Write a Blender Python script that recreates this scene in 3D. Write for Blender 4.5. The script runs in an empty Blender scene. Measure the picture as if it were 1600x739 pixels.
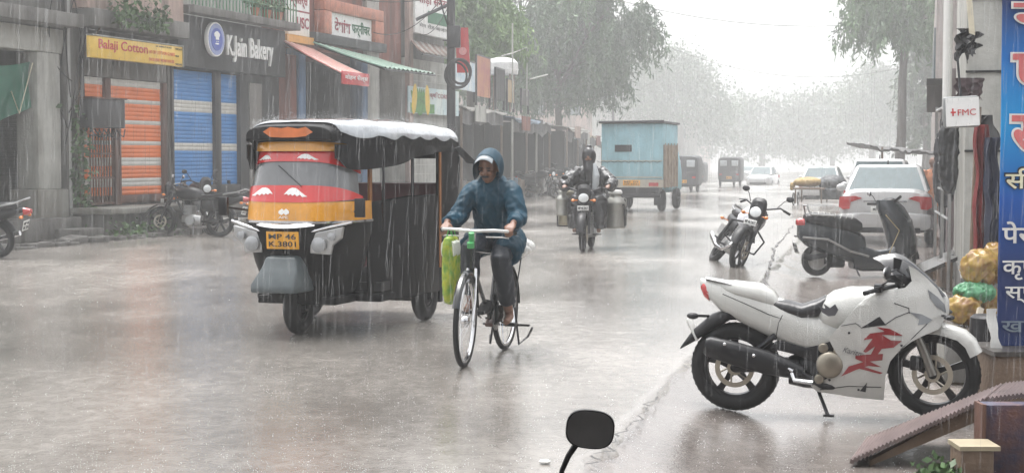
import bpy, bmesh, math, random
import numpy as np
from mathutils import Vector, Matrix, Euler, noise
from mathutils.geometry import delaunay_2d_cdt
R = math.radians
scene = bpy.context.scene
COL = scene.collection
random.seed(7)

# ------------------------------------------------------------------ camera, sky, light
CAM_H = 1.55
FPX = 2400.0
PITCH = math.atan(123.5 / FPX)
cam_data = bpy.data.cameras.new("camera")
cam = bpy.data.objects.new("camera", cam_data)
COL.objects.link(cam)
cam.location = (0, 0, CAM_H)
cam.rotation_euler = (math.pi / 2 - PITCH, 0, 0)
cam_data.sensor_width = 36
cam_data.lens = FPX / 1600 * 36
cam_data.clip_start = 0.1
cam_data.clip_end = 3000
scene.camera = cam

world = bpy.data.worlds.new("World")
scene.world = world
world.use_nodes = True
wn = world.node_tree
bg = wn.nodes["Background"]
sky = wn.nodes.new("ShaderNodeTexSky")
sky.sky_type = 'NISHITA'
sky.sun_disc = False
SUN_EL, SUN_ROT = 76, 330
sky.sun_elevation = R(SUN_EL)
sky.sun_rotation = R(SUN_ROT)
sky.air_density = 1.0
sky.dust_density = 6.0
hs = wn.nodes.new("ShaderNodeHueSaturation")
hs.inputs["Saturation"].default_value = 0.12
wn.links.new(sky.outputs[0], hs.inputs["Color"])
wn.links.new(hs.outputs[0], bg.inputs["Color"])
bg.inputs["Strength"].default_value = 0.15
sun_data = bpy.data.lights.new("sun", 'SUN')
sun_data.energy = 0.5
sun_data.angle = R(35)
sun_data.color = (1.0, 0.98, 0.95)
sun = bpy.data.objects.new("sun", sun_data)
COL.objects.link(sun)
sun.rotation_euler = (R(90 - SUN_EL), 0, R(180 - SUN_ROT))
scene.view_settings.view_transform = 'Standard'
scene.view_settings.look = 'None'
scene.view_settings.gamma = 1
scene.view_settings.exposure = 1.48
scene.render.engine = 'CYCLES'
scene.cycles.use_denoising = True
scene.cycles.max_bounces = 6
scene.cycles.diffuse_bounces = 3
scene.cycles.glossy_bounces = 3
scene.cycles.transmission_bounces = 4
scene.cycles.transparent_max_bounces = 12
scene.cycles.volume_bounces = 1
scene.cycles.sample_clamp_indirect = 6
HAZE_DENSITY = 0.0032

# ------------------------------------------------------------------ placing helpers
def ray(u, v):
    dx = (u - 800) / FPX
    dz = -(v - 369.5) / FPX
    return dx, math.cos(PITCH) + dz * math.sin(PITCH), -math.sin(PITCH) + dz * math.cos(PITCH)
def at(u, v, Y):
    d = ray(u, v); t = Y / d[1]
    return Vector((d[0] * t, Y, CAM_H + d[2] * t))
def ground(u, v, z=0.0):
    d = ray(u, v); t = (z - CAM_H) / d[2]
    return Vector((d[0] * t, d[1] * t, z))
def sstep(a, b, x):
    t = max(0.0, min(1.0, (x - a) / (b - a)))
    return t * t * (3 - 2 * t)
def gz(x, y):
    d = (x - .49) * .973 - (y - 8.05) * .23
    z = -0.13 * sstep(0.0, 0.45, d) * (1 - sstep(60, 90, y))
    z -= 0.0032 * max(0.0, y - 32)
    return z

# ------------------------------------------------------------------ materials
_mats = {}
def mat(name, col, rough=0.5, metal=0.0, var=0.12, scale=6.0, bump=0.0, bscale=40.0, coat=0.0, col2=None, spec=0.5, streak=False, alpha=1.0, transm=0.0):
    if name in _mats: return _mats[name]
    m = bpy.data.materials.new(name); m.use_nodes = True
    nt = m.node_tree; b = nt.nodes["Principled BSDF"]
    tc = nt.nodes.new("ShaderNodeTexCoord")
    src = tc.outputs["Object"]
    if streak:
        mp = nt.nodes.new("ShaderNodeMapping"); mp.inputs["Scale"].default_value = (1, 1, 0.12)
        nt.links.new(src, mp.inputs[0]); src = mp.outputs[0]
    nz = nt.nodes.new("ShaderNodeTexNoise"); nz.inputs["Scale"].default_value = scale
    nz.inputs["Detail"].default_value = 6; nz.inputs["Roughness"].default_value = 0.65
    nt.links.new(src, nz.inputs["Vector"])
    rp = nt.nodes.new("ShaderNodeValToRGB")
    a = [max(0, c * (1 - var)) for c in col]; c2 = col2 if col2 else [min(1, c * (1 + var)) for c in col]
    rp.color_ramp.elements[0].position = 0.36; rp.color_ramp.elements[1].position = 0.64
    rp.color_ramp.elements[0].color = (*a, 1); rp.color_ramp.elements[1].color = (*c2, 1)
    nt.links.new(nz.outputs["Fac"], rp.inputs["Fac"])
    nt.links.new(rp.outputs[0], b.inputs["Base Color"])
    b.inputs["Metallic"].default_value = metal
    b.inputs["Specular IOR Level"].default_value = spec
    rr = nt.nodes.new("ShaderNodeMapRange"); rr.inputs["To Min"].default_value = max(0.02, rough * 0.75); rr.inputs["To Max"].default_value = min(1, rough * 1.3)
    nt.links.new(nz.outputs["Fac"], rr.inputs["Value"]); nt.links.new(rr.outputs[0], b.inputs["Roughness"])
    b.inputs["Coat Weight"].default_value = coat; b.inputs["Coat Roughness"].default_value = 0.08
    b.inputs["Alpha"].default_value = alpha
    b.inputs["Transmission Weight"].default_value = transm
    if bump > 0:
        n2 = nt.nodes.new("ShaderNodeTexNoise"); n2.inputs["Scale"].default_value = bscale; n2.inputs["Detail"].default_value = 5
        nt.links.new(tc.outputs["Object"], n2.inputs["Vector"])
        bp = nt.nodes.new("ShaderNodeBump"); bp.inputs["Strength"].default_value = bump; bp.inputs["Distance"].default_value = 0.02
        nt.links.new(n2.outputs["Fac"], bp.inputs["Height"]); nt.links.new(bp.outputs[0], b.inputs["Normal"])
    _mats[name] = m
    return m
def wallmat(name, col, dirt, lo=0.42, hi=0.62, scale=0.9, rough=0.75):
    """weathered wall: base paint, vertical water stains, blotches"""
    if name in _mats: return _mats[name]
    m = mat(name, col, rough, var=0.12, scale=2.5, bump=0.25, bscale=18)
    nt = m.node_tree; b = nt.nodes["Principled BSDF"]
    base = [l for l in nt.links if l.to_socket == b.inputs["Base Color"]][0].from_socket
    tc = nt.nodes.new("ShaderNodeTexCoord"); mp = nt.nodes.new("ShaderNodeMapping"); mp.inputs["Scale"].default_value = (2.2, 2.2, 0.35)
    nt.links.new(tc.outputs["Object"], mp.inputs[0])
    nz = nt.nodes.new("ShaderNodeTexNoise"); nz.inputs["Scale"].default_value = scale; nz.inputs["Detail"].default_value = 9; nz.inputs["Roughness"].default_value = 0.7
    nt.links.new(mp.outputs[0], nz.inputs["Vector"])
    rp = nt.nodes.new("ShaderNodeValToRGB"); rp.color_ramp.elements[0].position = lo; rp.color_ramp.elements[1].position = hi
    nt.links.new(nz.outputs["Fac"], rp.inputs["Fac"])
    mx = nt.nodes.new("ShaderNodeMix"); mx.data_type = 'RGBA'
    nt.links.new(rp.outputs[0], mx.inputs[0]); nt.links.new(base, mx.inputs[6]); mx.inputs[7].default_value = (*dirt, 1)
    nt.links.new(mx.outputs[2], b.inputs["Base Color"])
    return m

BLK = mat("black_rubber", (.012, .012, .013), .55, bump=.2, spec=.3)
BPL = mat("black_plastic", (.014, .014, .016), .4, spec=.35)
BMT = mat("dark_metal", (.03, .03, .033), .35, metal=.6)
CHR = mat("chrome", (.62, .62, .63), .16, metal=1.0)
ALU = mat("aluminium", (.42, .42, .42), .35, metal=.9)
GLS = mat("lamp_glass", (.72, .75, .76), .08, coat=1)
WHT = mat("white_paint", (.78, .78, .76), .22, coat=.8, var=.03)
REDL = mat("red_lens", (.45, .02, .02), .12, coat=1)
ORL = mat("orange_lens", (.8, .22, .02), .15, coat=1)
SEATM = mat("seat_vinyl", (.02, .02, .022), .3, bump=.15)
PLT = mat("plate_white", (.7, .7, .68), .35)
YPL = mat("plate_yellow", (.75, .36, .03), .35)
INK = mat("lettering_dark", (.015, .015, .02), .5)
REDP = mat("red_paint", (.5, .02, .025), .25, coat=.6)
WOOD = mat("weathered_wood", (.16, .11, .075), .6, bump=.4, bscale=25)
CONC = wallmat("concrete", (.24, .235, .215), (.13, .12, .10))
CONC2 = wallmat("concrete_dark", (.16, .155, .145), (.06, .055, .05))
WHW = wallmat("whitewash", (.42, .42, .39), (.17, .16, .14), .45, .7)
PINK = wallmat("pink_plaster", (.42, .31, .27), (.16, .13, .11))
GRYW = wallmat("grey_fascia", (.058, .06, .062), (.035, .035, .035))
BRN = wallmat("brown_red_paint", (.23, .075, .05), (.10, .045, .035))
BLUC = wallmat("blue_pillar_paint", (.10, .19, .34), (.07, .10, .15))
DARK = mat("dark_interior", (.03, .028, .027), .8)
SKIN = mat("skin", (.19, .095, .06), .42, var=.08)
CRM = wallmat("cream_wall", (.5, .45, .37), (.25, .21, .17))

# ------------------------------------------------------------------ mesh builder
class MB:
    def __init__(s, T=None):
        s.v = []; s.f = []; s.m = []; s.mi = 0; s.T = T or Matrix()
    def add(s, vs, fs):
        k = len(s.v)
        s.v += [tuple(s.T @ Vector(p)) for p in vs]
        for f in fs:
            s.f.append([i + k for i in f]); s.m.append(s.mi)
        return s
    def box(s, x0, x1, y0, y1, z0, z1, rot=None):
        vs = [(x, y, z) for x in (x0, x1) for y in (y0, y1) for z in (z0, z1)]
        if rot is not None:
            c = Vector(((x0 + x1) / 2, (y0 + y1) / 2, (z0 + z1) / 2))
            Rm = Euler(rot).to_matrix(); vs = [c + Rm @ (Vector(p) - c) for p in vs]
        return s.add(vs, [(0, 1, 3, 2), (4, 6, 7, 5), (0, 4, 5, 1), (2, 3, 7, 6), (0, 2, 6, 4), (1, 5, 7, 3)])
    def tube(s, pts, r, n=8, caps=True, sy=1.0):
        pts = [Vector(p) for p in pts]; N = len(pts)
        rs = r if isinstance(r, (list, tuple)) else [r] * N
        t0 = (pts[1] - pts[0]).normalized()
        up = Vector((0, 0, 1)) if abs(t0.z) < .9 else Vector((1, 0, 0))
        a = t0.cross(up).normalized(); vs = []; fs = []
        for i, p in enumerate(pts):
            t = (pts[min(i + 1, N - 1)] - pts[max(i - 1, 0)])
            if t.length < 1e-9: t = t0
            t.normalize(); a = (a - t * a.dot(t)).normalized(); b = t.cross(a)
            for k in range(n):
                th = 2 * math.pi * k / n
                vs.append(p + (a * math.cos(th) + b * math.sin(th) * sy) * rs[i])
        for i in range(N - 1):
            for k in range(n):
                fs.append((i * n + k, i * n + (k + 1) % n, (i + 1) * n + (k + 1) % n, (i + 1) * n + k))
        if caps:
            fs.append(tuple(range(n - 1, -1, -1))); fs.append(tuple(range((N - 1) * n, N * n)))
        return s.add(vs, fs)
    def lathe(s, prof, c=(0, 0, 0), axis='Z', n=20, close=False):
        """prof: (radius, height along the axis)"""
        vs = []; fs = []
        for r, h in prof:
            for k in range(n):
                th = 2 * math.pi * k / n; x, y = r * math.cos(th), r * math.sin(th)
                p = {'Z': (x, y, h), 'Y': (x, h, y), 'X': (h, x, y)}[axis]
                vs.append((p[0] + c[0], p[1] + c[1], p[2] + c[2]))
        P = len(prof); rng = P if close else P - 1
        for i in range(rng):
            j = (i + 1) % P
            for k in range(n):
                q = (i * n + k, i * n + (k + 1) % n, j * n + (k + 1) % n, j * n + k)
                fs.append(q if axis != 'Y' else q[::-1])
        if not close:
            fs.append(tuple(range(n - 1, -1, -1))); fs.append(tuple(range((P - 1) * n, P * n)))
        return s.add(vs, fs)
    def torus(s, c, R_, r, axis='Y', n=28, m=8, sx=1.0):
        prof = [(R_ + r * math.cos(2 * math.pi * k / m), r * sx * math.sin(2 * math.pi * k / m)) for k in range(m)]
        return s.lathe(prof, c, axis, n, close=True)
    def prism(s, poly, a0, a1, plane='XZ', deform=None):
        """polygon in plane extruded along the third axis between a0 and a1"""
        n = len(poly)
        def P(q, h): return {'XZ': (q[0], h, q[1]), 'XY': (q[0], q[1], h), 'YZ': (h, q[0], q[1])}[plane]
        vs = [P(q, a0) for q in poly] + [P(q, a1) for q in poly]
        fs = [tuple(range(n)), tuple(range(2 * n - 1, n - 1, -1))] + [(i, i + n, (i + 1) % n + n, (i + 1) % n) for i in range(n)]
        return s.add(vs, fs)
    def loft(s, rings, caps=True, closed=True):
        n = len(rings[0]); vs = [p for r in rings for p in r]; fs = []
        for i in range(len(rings) - 1):
            for k in range(n if closed else n - 1):
                fs.append((i * n + k, i * n + (k + 1) % n, (i + 1) * n + (k + 1) % n, (i + 1) * n + k))
        if caps and closed:
            fs.append(tuple(range(n - 1, -1, -1))); fs.append(tuple(range((len(rings) - 1) * n, len(rings) * n)))
        return s.add(vs, fs)
    def hull(s, st, n=16, e=2.4, yc=0.0, top=1.0):
        """stations (x, z0, z1, half width[, top width factor]) lofted along x with superellipse sections"""
        rings = []
        for q in st:
            x, z0, z1, w = q[:4]; tw = q[4] if len(q) > 4 else top
            zc, hz = (z0 + z1) / 2, (z1 - z0) / 2; ring = []
            for k in range(n):
                th = 2 * math.pi * k / n; c_, s_ = math.cos(th), math.sin(th)
                yy = abs(c_) ** (2 / e) * (1 if c_ > 0 else -1) * w; zz = abs(s_) ** (2 / e) * (1 if s_ > 0 else -1)
                f = 1 + (tw - 1) * (zz + 1) / 2
                ring.append((x, yc + yy * f, zc + zz * hz))
            rings.append(ring)
        return s.loft(rings)
    def ell(s, c, r, n=14, m=9, rot=None):
        vs = []; fs = []
        Rm = Euler(rot).to_matrix() if rot else None
        for i in range(m + 1):
            ph = math.pi * i / m
            for k in range(n):
                th = 2 * math.pi * k / n
                p = Vector((r[0] * math.sin(ph) * math.cos(th), r[1] * math.sin(ph) * math.sin(th), r[2] * math.cos(ph)))
                if Rm: p = Rm @ p
                vs.append((c[0] + p.x, c[1] + p.y, c[2] + p.z))
        for i in range(m):
            for k in range(n):
                fs.append((i * n + k, (i + 1) * n + k, (i + 1) * n + (k + 1) % n, i * n + (k + 1) % n))
        return s.add(vs, fs)
    def grid(s, fn, nu, nv):
        vs = [fn(i / nu, j / nv) for i in range(nu + 1) for j in range(nv + 1)]
        fs = [(i * (nv + 1) + j, (i + 1) * (nv + 1) + j, (i + 1) * (nv + 1) + j + 1, i * (nv + 1) + j + 1) for i in range(nu) for j in range(nv)]
        return s.add(vs, fs)
    def sheet(s, fn, nu, nv, th):
        """grid with thickness th along +normal of the third coordinate given by fn2"""
        g = MB(); g.grid(fn, nu, nv); k = len(g.v)
        lo = [(p[0] + th[0], p[1] + th[1], p[2] + th[2]) for p in g.v]
        fs = list(g.f) + [[i + k for i in f][::-1] for f in g.f]
        W = nv + 1
        rim = [i * W for i in range(nu + 1)] + [nu * W + j for j in range(1, nv + 1)] + [i * W + nv for i in range(nu - 1, -1, -1)] + [j for j in range(nv - 1, 0, -1)]
        for i in range(len(rim)):
            a, b = rim[i], rim[(i + 1) % len(rim)]; fs.append([b, a, a + k, b + k])
        return s.add(list(g.v) + lo, fs)
    def plate(s, poly, fn, th=0.012, step=0.05, side=-1):
        """polygon in XZ filled with a grid of points; y given by fn(x, z), thickness th"""
        P = [Vector((p[0], p[1])) for p in poly]; n = len(P)
        E = [(i, (i + 1) % n) for i in range(n)]
        xs = [p.x for p in P]; zs = [p.y for p in P]
        def inside(x, z):
            c = False
            for i in range(n):
                a, b = P[i], P[(i + 1) % n]
                if (a.y > z) != (b.y > z) and x < (b.x - a.x) * (z - a.y) / (b.y - a.y) + a.x: c = not c
            return c
        x = min(xs) + step / 2
        while x < max(xs):
            z = min(zs) + step / 2
            while z < max(zs):
                if inside(x, z): P.append(Vector((x, z)))
                z += step
            x += step
        vo, _, fo, *_r = delaunay_2d_cdt(P, E, [list(range(n))], 1, 1e-5)
        k = len(vo)
        f_out = [(v.x, fn(v.x, v.y), v.y) for v in vo]; f_in = [(v.x, fn(v.x, v.y) - side * th, v.y) for v in vo]
        fs = [tuple(f) for f in fo] + [tuple(i + k for i in f)[::-1] for f in fo]
        cnt = {}
        for f in fo:
            for i in range(len(f)):
                a, b = f[i], f[(i + 1) % len(f)]; cnt[(a, b)] = 1
        for (a, b) in cnt:
            if (b, a) not in cnt: fs.append((b, a, a + k, b + k))
        return s.add(f_out + f_in, fs)
    def build(s, name, m=None, parent=None, smooth=40, bevel=0.0, bseg=2, remesh=0.0, smoothit=0, disp=0.0, dscale=0.15, loc=None):
        me = bpy.data.meshes.new(name)
        me.from_pydata(s.v, [], s.f)
        ms = m if isinstance(m, (list, tuple)) else [m]
        for q in ms:
            if q: me.materials.append(q)
        if len(ms) > 1: me.polygons.foreach_set("material_index", s.m)
        bm = bmesh.new(); bm.from_mesh(me)
        bmesh.ops.remove_doubles(bm, verts=bm.verts, dist=1e-6)
        bmesh.ops.recalc_face_normals(bm, faces=bm.faces)
        bm.to_mesh(me); bm.free()
        o = bpy.data.objects.new(name, me); COL.objects.link(o)
        if bevel > 0:
            b = o.modifiers.new("b", 'BEVEL'); b.width = bevel; b.segments = bseg; b.limit_method = 'ANGLE'; b.angle_limit = R(35); b.use_clamp_overlap = True
        if remesh > 0:
            b = o.modifiers.new("r", 'REMESH'); b.mode = 'VOXEL'; b.voxel_size = remesh; b.use_smooth_shade = True
            if smoothit: b = o.modifiers.new("s", 'SMOOTH'); b.factor = .5; b.iterations = smoothit
        if bevel > 0 or remesh > 0:
            dg = bpy.context.evaluated_depsgraph_get()
            me2 = bpy.data.meshes.new_from_object(o.evaluated_get(dg)); o.modifiers.clear()
            o.data = me2; bpy.data.meshes.remove(me); me = me2; me.name = name
        if disp > 0:
            nrm = [v.normal.copy() for v in me.vertices]
            for v, q in zip(me.vertices, nrm):
                p = v.co / dscale
                d = noise.noise(Vector((p.x, p.y, p.z * .55))) + .5 * noise.noise(p * 2.3)
                d = (1 - abs(d) * 2.2) * .6 + .4 * d
                v.co += q * d * disp
        me.polygons.foreach_set("use_smooth", [True] * len(me.polygons))
        if smooth < 180 and remesh == 0: me.set_sharp_from_angle(angle=R(smooth))
        me.update()
        if parent: o.parent = parent
        if loc: o.location = loc
        return o

def thing(name, label, cat, loc=(0, 0, 0), rotz=0.0, group=None, scale=None):
    o = bpy.data.objects.new(name, None); COL.objects.link(o)
    o.location = loc; o.rotation_euler = (0, 0, rotz); o.empty_display_size = .2
    if scale: o.scale = (scale, scale, scale) if not isinstance(scale, tuple) else scale
    o["label"] = label; o["category"] = cat
    if group: o["group"] = group
    return o
def tag(o, label=None, cat=None, group=None, kind=None):
    if label: o["label"] = label
    if cat: o["category"] = cat
    if group: o["group"] = group
    if kind: o["kind"] = kind
    return o
def dup(root, loc, rotz, label, group=None, scale=None):
    r = root.copy(); COL.objects.link(r); r.location = loc; r.rotation_euler = (0, 0, rotz); r["label"] = label
    if group: r["group"] = group
    if scale: r.scale = (scale,) * 3
    for ch in list(root.children):
        c = ch.copy(); COL.objects.link(c); c.parent = r
        for g in list(ch.children):
            d = g.copy(); COL.objects.link(d); d.parent = c
    return r
def text(body, m, parent, M, width=None, height=None, ext=0.004, name="lettering", bold=0.0, shear=0.0, align='LEFT'):
    """lettering mesh: M places the text plane (x right, y up, z out)"""
    c = bpy.data.curves.new("t", "FONT"); c.body = body; c.size = 1; c.extrude = 0.5; c.offset = bold; c.resolution_u = 3; c.shear = shear
    o = bpy.data.objects.new("t", c); COL.objects.link(o)
    bpy.context.view_layer.update()
    me = bpy.data.meshes.new_from_object(o.evaluated_get(bpy.context.evaluated_depsgraph_get()))
    bpy.data.objects.remove(o); bpy.data.curves.remove(c)
    if len(me.vertices) == 0: return None
    xs = [v.co.x for v in me.vertices]; ys = [v.co.y for v in me.vertices]
    x0, x1, y0, y1 = min(xs), max(xs), min(ys), max(ys)
    sx = width / (x1 - x0) if width else None; sy = height / (y1 - y0) if height else None
    sx = sx or sy; sy = sy or sx
    ox = x0 if align == 'LEFT' else (x0 + x1) / 2
    for v in me.vertices:
        v.co = M @ Vector(((v.co.x - ox) * sx, (v.co.y - y0) * sy, v.co.z * ext + ext * .5))
    me.materials.clear(); me.materials.append(m)
    o = bpy.data.objects.new(name, me); COL.objects.link(o); me.name = name
    if parent: o.parent = parent
    return o
def XZ(x, y, z, flip=False):
    """plane facing -y (towards a viewer at -y), text runs +x"""
    return Matrix.Translation((x, y, z)) @ Matrix.Rotation(math.pi / 2, 4, 'X')
# ------------------------------------------------------------------ ground, road, verge
def road_mat(name, c_lo, c_hi, r_lo, r_hi, pscale, bump):
    m = bpy.data.materials.new(name); m.use_nodes = True; nt = m.node_tree; b = nt.nodes["Principled BSDF"]
    tc = nt.nodes.new("ShaderNodeTexCoord")
    def nz(sc, det, rough=.6, stretch=None):
        n = nt.nodes.new("ShaderNodeTexNoise"); n.inputs["Scale"].default_value = sc; n.inputs["Detail"].default_value = det; n.inputs["Roughness"].default_value = rough
        if stretch:
            mp = nt.nodes.new("ShaderNodeMapping"); mp.inputs["Scale"].default_value = stretch
            nt.links.new(tc.outputs["Object"], mp.inputs[0]); nt.links.new(mp.outputs[0], n.inputs["Vector"])
        else: nt.links.new(tc.outputs["Object"], n.inputs["Vector"])
        return n
    big = nz(pscale, 7, .62, (1, .55, 1)); fine = nz(30, 3, .6); grit = nz(9, 8, .75, (1, .7, 1))
    rp = nt.nodes.new("ShaderNodeValToRGB"); rp.color_ramp.elements[0].position = .35; rp.color_ramp.elements[1].position = .68
    rp.color_ramp.elements[0].color = (*c_lo, 1); rp.color_ramp.elements[1].color = (*c_hi, 1)
    mx = nt.nodes.new("ShaderNodeMath"); mx.operation = 'MULTIPLY_ADD'; mx.inputs[1].default_value = .28
    nt.links.new(grit.outputs["Fac"], mx.inputs[0])
    m2 = nt.nodes.new("ShaderNodeMath"); m2.operation = 'MULTIPLY'; m2.inputs[1].default_value = .72
    nt.links.new(big.outputs["Fac"], m2.inputs[0]); nt.links.new(m2.outputs[0], mx.inputs[2])
    nt.links.new(mx.outputs[0], rp.inputs["Fac"]); nt.links.new(rp.outputs[0], b.inputs["Base Color"])
    wet = nt.nodes.new("ShaderNodeMapRange"); wet.inputs["From Min"].default_value = .42; wet.inputs["From Max"].default_value = .6
    wet.inputs["To Min"].default_value = r_lo; wet.inputs["To Max"].default_value = r_hi
    nt.links.new(mx.outputs[0], wet.inputs["Value"]); nt.links.new(wet.outputs[0], b.inputs["Roughness"])
    b.inputs["Specular IOR Level"].default_value = .5
    bp = nt.nodes.new("ShaderNodeBump"); bp.inputs["Strength"].default_value = bump; bp.inputs["Distance"].default_value = .012
    ad = nt.nodes.new("ShaderNodeMath"); ad.operation = 'ADD'
    nt.links.new(fine.outputs["Fac"], ad.inputs[0]); nt.links.new(grit.outputs["Fac"], ad.inputs[1])
    vo = nt.nodes.new("ShaderNodeTexVoronoi"); vo.inputs["Scale"].default_value = 16; nt.links.new(tc.outputs["Object"], vo.inputs["Vector"])
    rg = nt.nodes.new("ShaderNodeMath"); rg.operation = 'SINE'; rm = nt.nodes.new("ShaderNodeMath"); rm.operation = 'MULTIPLY'; rm.inputs[1].default_value = 22
    nt.links.new(vo.outputs["Distance"], rm.inputs[0]); nt.links.new(rm.outputs[0], rg.inputs[0])
    rs_ = nt.nodes.new("ShaderNodeMath"); rs_.operation = 'MULTIPLY_ADD'; rs_.inputs[1].default_value = .10
    nt.links.new(rg.outputs[0], rs_.inputs[0]); nt.links.new(ad.outputs[0], rs_.inputs[2])
    nt.links.new(rs_.outputs[0], bp.inputs["Height"]); nt.links.new(bp.outputs[0], b.inputs["Normal"])
    return m
ROADM = road_mat("wet_asphalt", (.085, .077, .070), (.34, .315, .287), .06, .27, .22, .14)
MUDM = road_mat("wet_red_mud", (.075, .064, .058), (.27, .24, .22), .05, .28, .4, .16)

def seq(*segs):
    out = [segs[0][0]]
    for a, b, d in segs:
        n = max(1, int(round((b - a) / d)))
        out += [a + (b - a) * (i + 1) / n for i in range(n)]
    return out
def n2(x, y, s=1.0, k=0): return noise.noise(Vector((x * s, y * s, k)))
XS = seq((-400, -60, 40), (-60, -12, 6), (-12, 8, .4), (8, 20, 1.5), (20, 80, 12), (80, 420, 50))
YS = seq((-40, 4, 6), (4, 32, .35), (32, 90, 3), (90, 420, 25), (420, 1500, 180))
def gzz(x, y): return gz(x, y) - .018 + .006 * n2(x, y, .8)
g = MB(); vs = [(x, y, gzz(x, y)) for x in XS for y in YS]; W = len(YS)
g.add(vs, [(i * W + j, (i + 1) * W + j, (i + 1) * W + j + 1, i * W + j + 1) for i in range(len(XS) - 1) for j in range(W - 1)])
tag(g.build("ground", MUDM, smooth=180), kind="structure")
# road: asphalt sheet a little above the mud, ragged right edge where it breaks off
def edge_x(y):
    return .49 + (y - 8.05) * .237 + .08 * n2(0, y, 1.1) + .04 * n2(3, y, 3.0) + .012 * n2(8, y, 9) + (0.10 * max(0, y - 45) - 0) * .3
def left_x(y):
    yy = min(y, 50)
    return -7.45 + .9 + (yy - 32.8) / math.tan(R(71.6)) + (max(0, y - 50)) * .1914 - .5
RYS = seq((-30, 4, 4), (4, 34, .12), (34, 60, 1), (60, 320, 8))
g = MB(); nu = 46; vs = []
for y in RYS:
    x0, x1 = left_x(y), edge_x(y)
    for i in range(nu + 1):
        t = i / nu; t = 1 - (1 - t) ** 1.6
        x = x0 + (x1 - x0) * t + (.10 if i == nu else 0)
        vs.append((x, y, gz(x, y) + .004 + .006 * n2(x, y, .6, 2) - (.009 * sstep(.93, 1, t)) - (.10 if i == nu else 0)))
g.add(vs, [(j * (nu + 1) + i, j * (nu + 1) + i + 1, (j + 1) * (nu + 1) + i + 1, (j + 1) * (nu + 1) + i) for j in range(len(RYS) - 1) for i in range(nu)])
tag(g.build("road", ROADM, smooth=180), kind="structure")
# cracks in the asphalt near its edge
CRK = mat("crack_dark", (.03, .026, .023), .4)
def crack(name, pts, w, label_kind="structure"):
    g = MB(); L = []; Rr = []
    P = []
    for (u0, v0), (u1, v1) in zip(pts, pts[1:]):
        for k in range(12):
            t = k / 12; P.append((u0 + (u1 - u0) * t, v0 + (v1 - v0) * t))
    for i, (u, v) in enumerate(P):
        q = ground(u, v); q.x += .10 * noise.noise(Vector((i * .37, 1, w))) + .05 * noise.noise(Vector((i * 1.3, 4, w)))
        ww = w * (.35 + abs(noise.noise(Vector((i * .8, 9, 2)))) * 2.2)
        z = gz(q.x, q.y) + .012
        L.append((q.x - ww, q.y, z)); Rr.append((q.x + ww, q.y + .03, z))
    n = len(L); g.add(L + Rr, [(i, i + 1, n + i + 1, n + i) for i in range(n - 1)])
    tag(g.build(name, CRK), kind="structure")
crack("road_crack", [(1238, 352), (1225, 372), (1212, 385), (1205, 410), (1197, 440), (1190, 470)], .022)
crack("road_crack", [(1085, 560), (1050, 590), (1022, 628), (990, 664), (952, 700), (908, 738)], .006)
crack("road_crack", [(1215, 402), (1196, 410), (1180, 413)], .02)

# ------------------------------------------------------------------ left side of the street: facade frame
FA = R(71.6)
FO = Vector((-7.45, 32.8, 0))
FM = Matrix.Translation(FO) @ Matrix.Rotation(FA, 4, 'Z')
def FP(u, v, y=0.0, M=None):
    """pixel -> (s, z) on the facade plane shifted by y (negative towards the road)"""
    Mi = (M or FM).inverted(); o = Mi @ Vector((0, 0, CAM_H)); d = Mi.to_3x3() @ Vector(ray(u, v))
    t = (y - o.y) / d.y
    p = o + d * t
    return p.x, p.z
def fthing(name, label, cat, s, y=0, z=0, group=None, M=None, ang=None):
    p = (M or FM) @ Vector((s, y, z))
    t = thing(name, label, cat, p, FA if ang is None else ang, group)
    return t, Matrix.Translation((-s, -y, -z))

SLAT_O = mat("shutter_orange", (.72, .17, .035), .4, var=.1, scale=1.5)
SLAT_W = mat("shutter_white", (.55, .54, .5), .4, var=.1)
SLAT_B = mat("shutter_blue", (.05, .21, .50), .4, var=.1, scale=1.5)
RUST = wallmat("rusty_brown_metal", (.14, .07, .05), (.05, .03, .025))
def shutter(T, s0, s1, z0, z1, mats, bands, y=0.0, parent=None):
    g = MB(T); pitch = .085; z = z0
    while z < z1 - 1e-3:
        zz = min(z + pitch, z1); g.mi = 1 if any(a <= (z + zz) / 2 <= b for a, b in bands) else 0
        prof = [(0, 0), (-.006, .006), (-.010, .045), (-.008, .079), (0, .085)]
        for (ya, za), (yb, zb) in zip(prof, prof[1:]):
            if z + za >= z1: break
            g.add([(s0, y + ya, z + za), (s1, y + ya, z + za), (s1, y + yb, min(z1, z + zb)), (s0, y + yb, min(z1, z + zb))], [(0, 1, 2, 3)])
        z = zz
    return g.build("shutter", mats, parent, smooth=50)

# --- grey porch building at the far left
t, T = fthing("porch_building", "weathered grey concrete porch with thick white beam and open dark front", "building", -6)
g = MB(T); g.box(-12, -3.52, .0, .45, 3.52, 3.97); g.build("beam", WHW, t, bevel=.015)
g = MB(T); g.box(-12, -3.50, -.45, 3.2, 4.0, 4.25); g.box(-12, -3.7, -.1, 3.0, 4.26, 8.5); g.build("roof_slab", CONC2, t, bevel=.01)
g = MB(T); g.box(-12, -3.5, 2.9, 3.1, 0, 3.99); g.box(-3.5, -3.2, .46, 3.1, 0, 3.99); g.build("wall", CONC, t)
g = MB(T); g.box(-12, -4.36, 2.3, 2.88, 0, .9); g.box(-12, -4.9, .6, 2.28, 0, .55); g.build("counter", CONC2, t, bevel=.02)
g = MB(T); g.box(-4.32, -3.6, 0.02, .5, .95, 3.515); g.build("pillar", WHW, t, bevel=.03)
g = MB(T); g.box(-4.5, -3.52, -.08, .56, 0.0, .95); g.build("pillar_base", CONC, t, bevel=.03)
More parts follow.
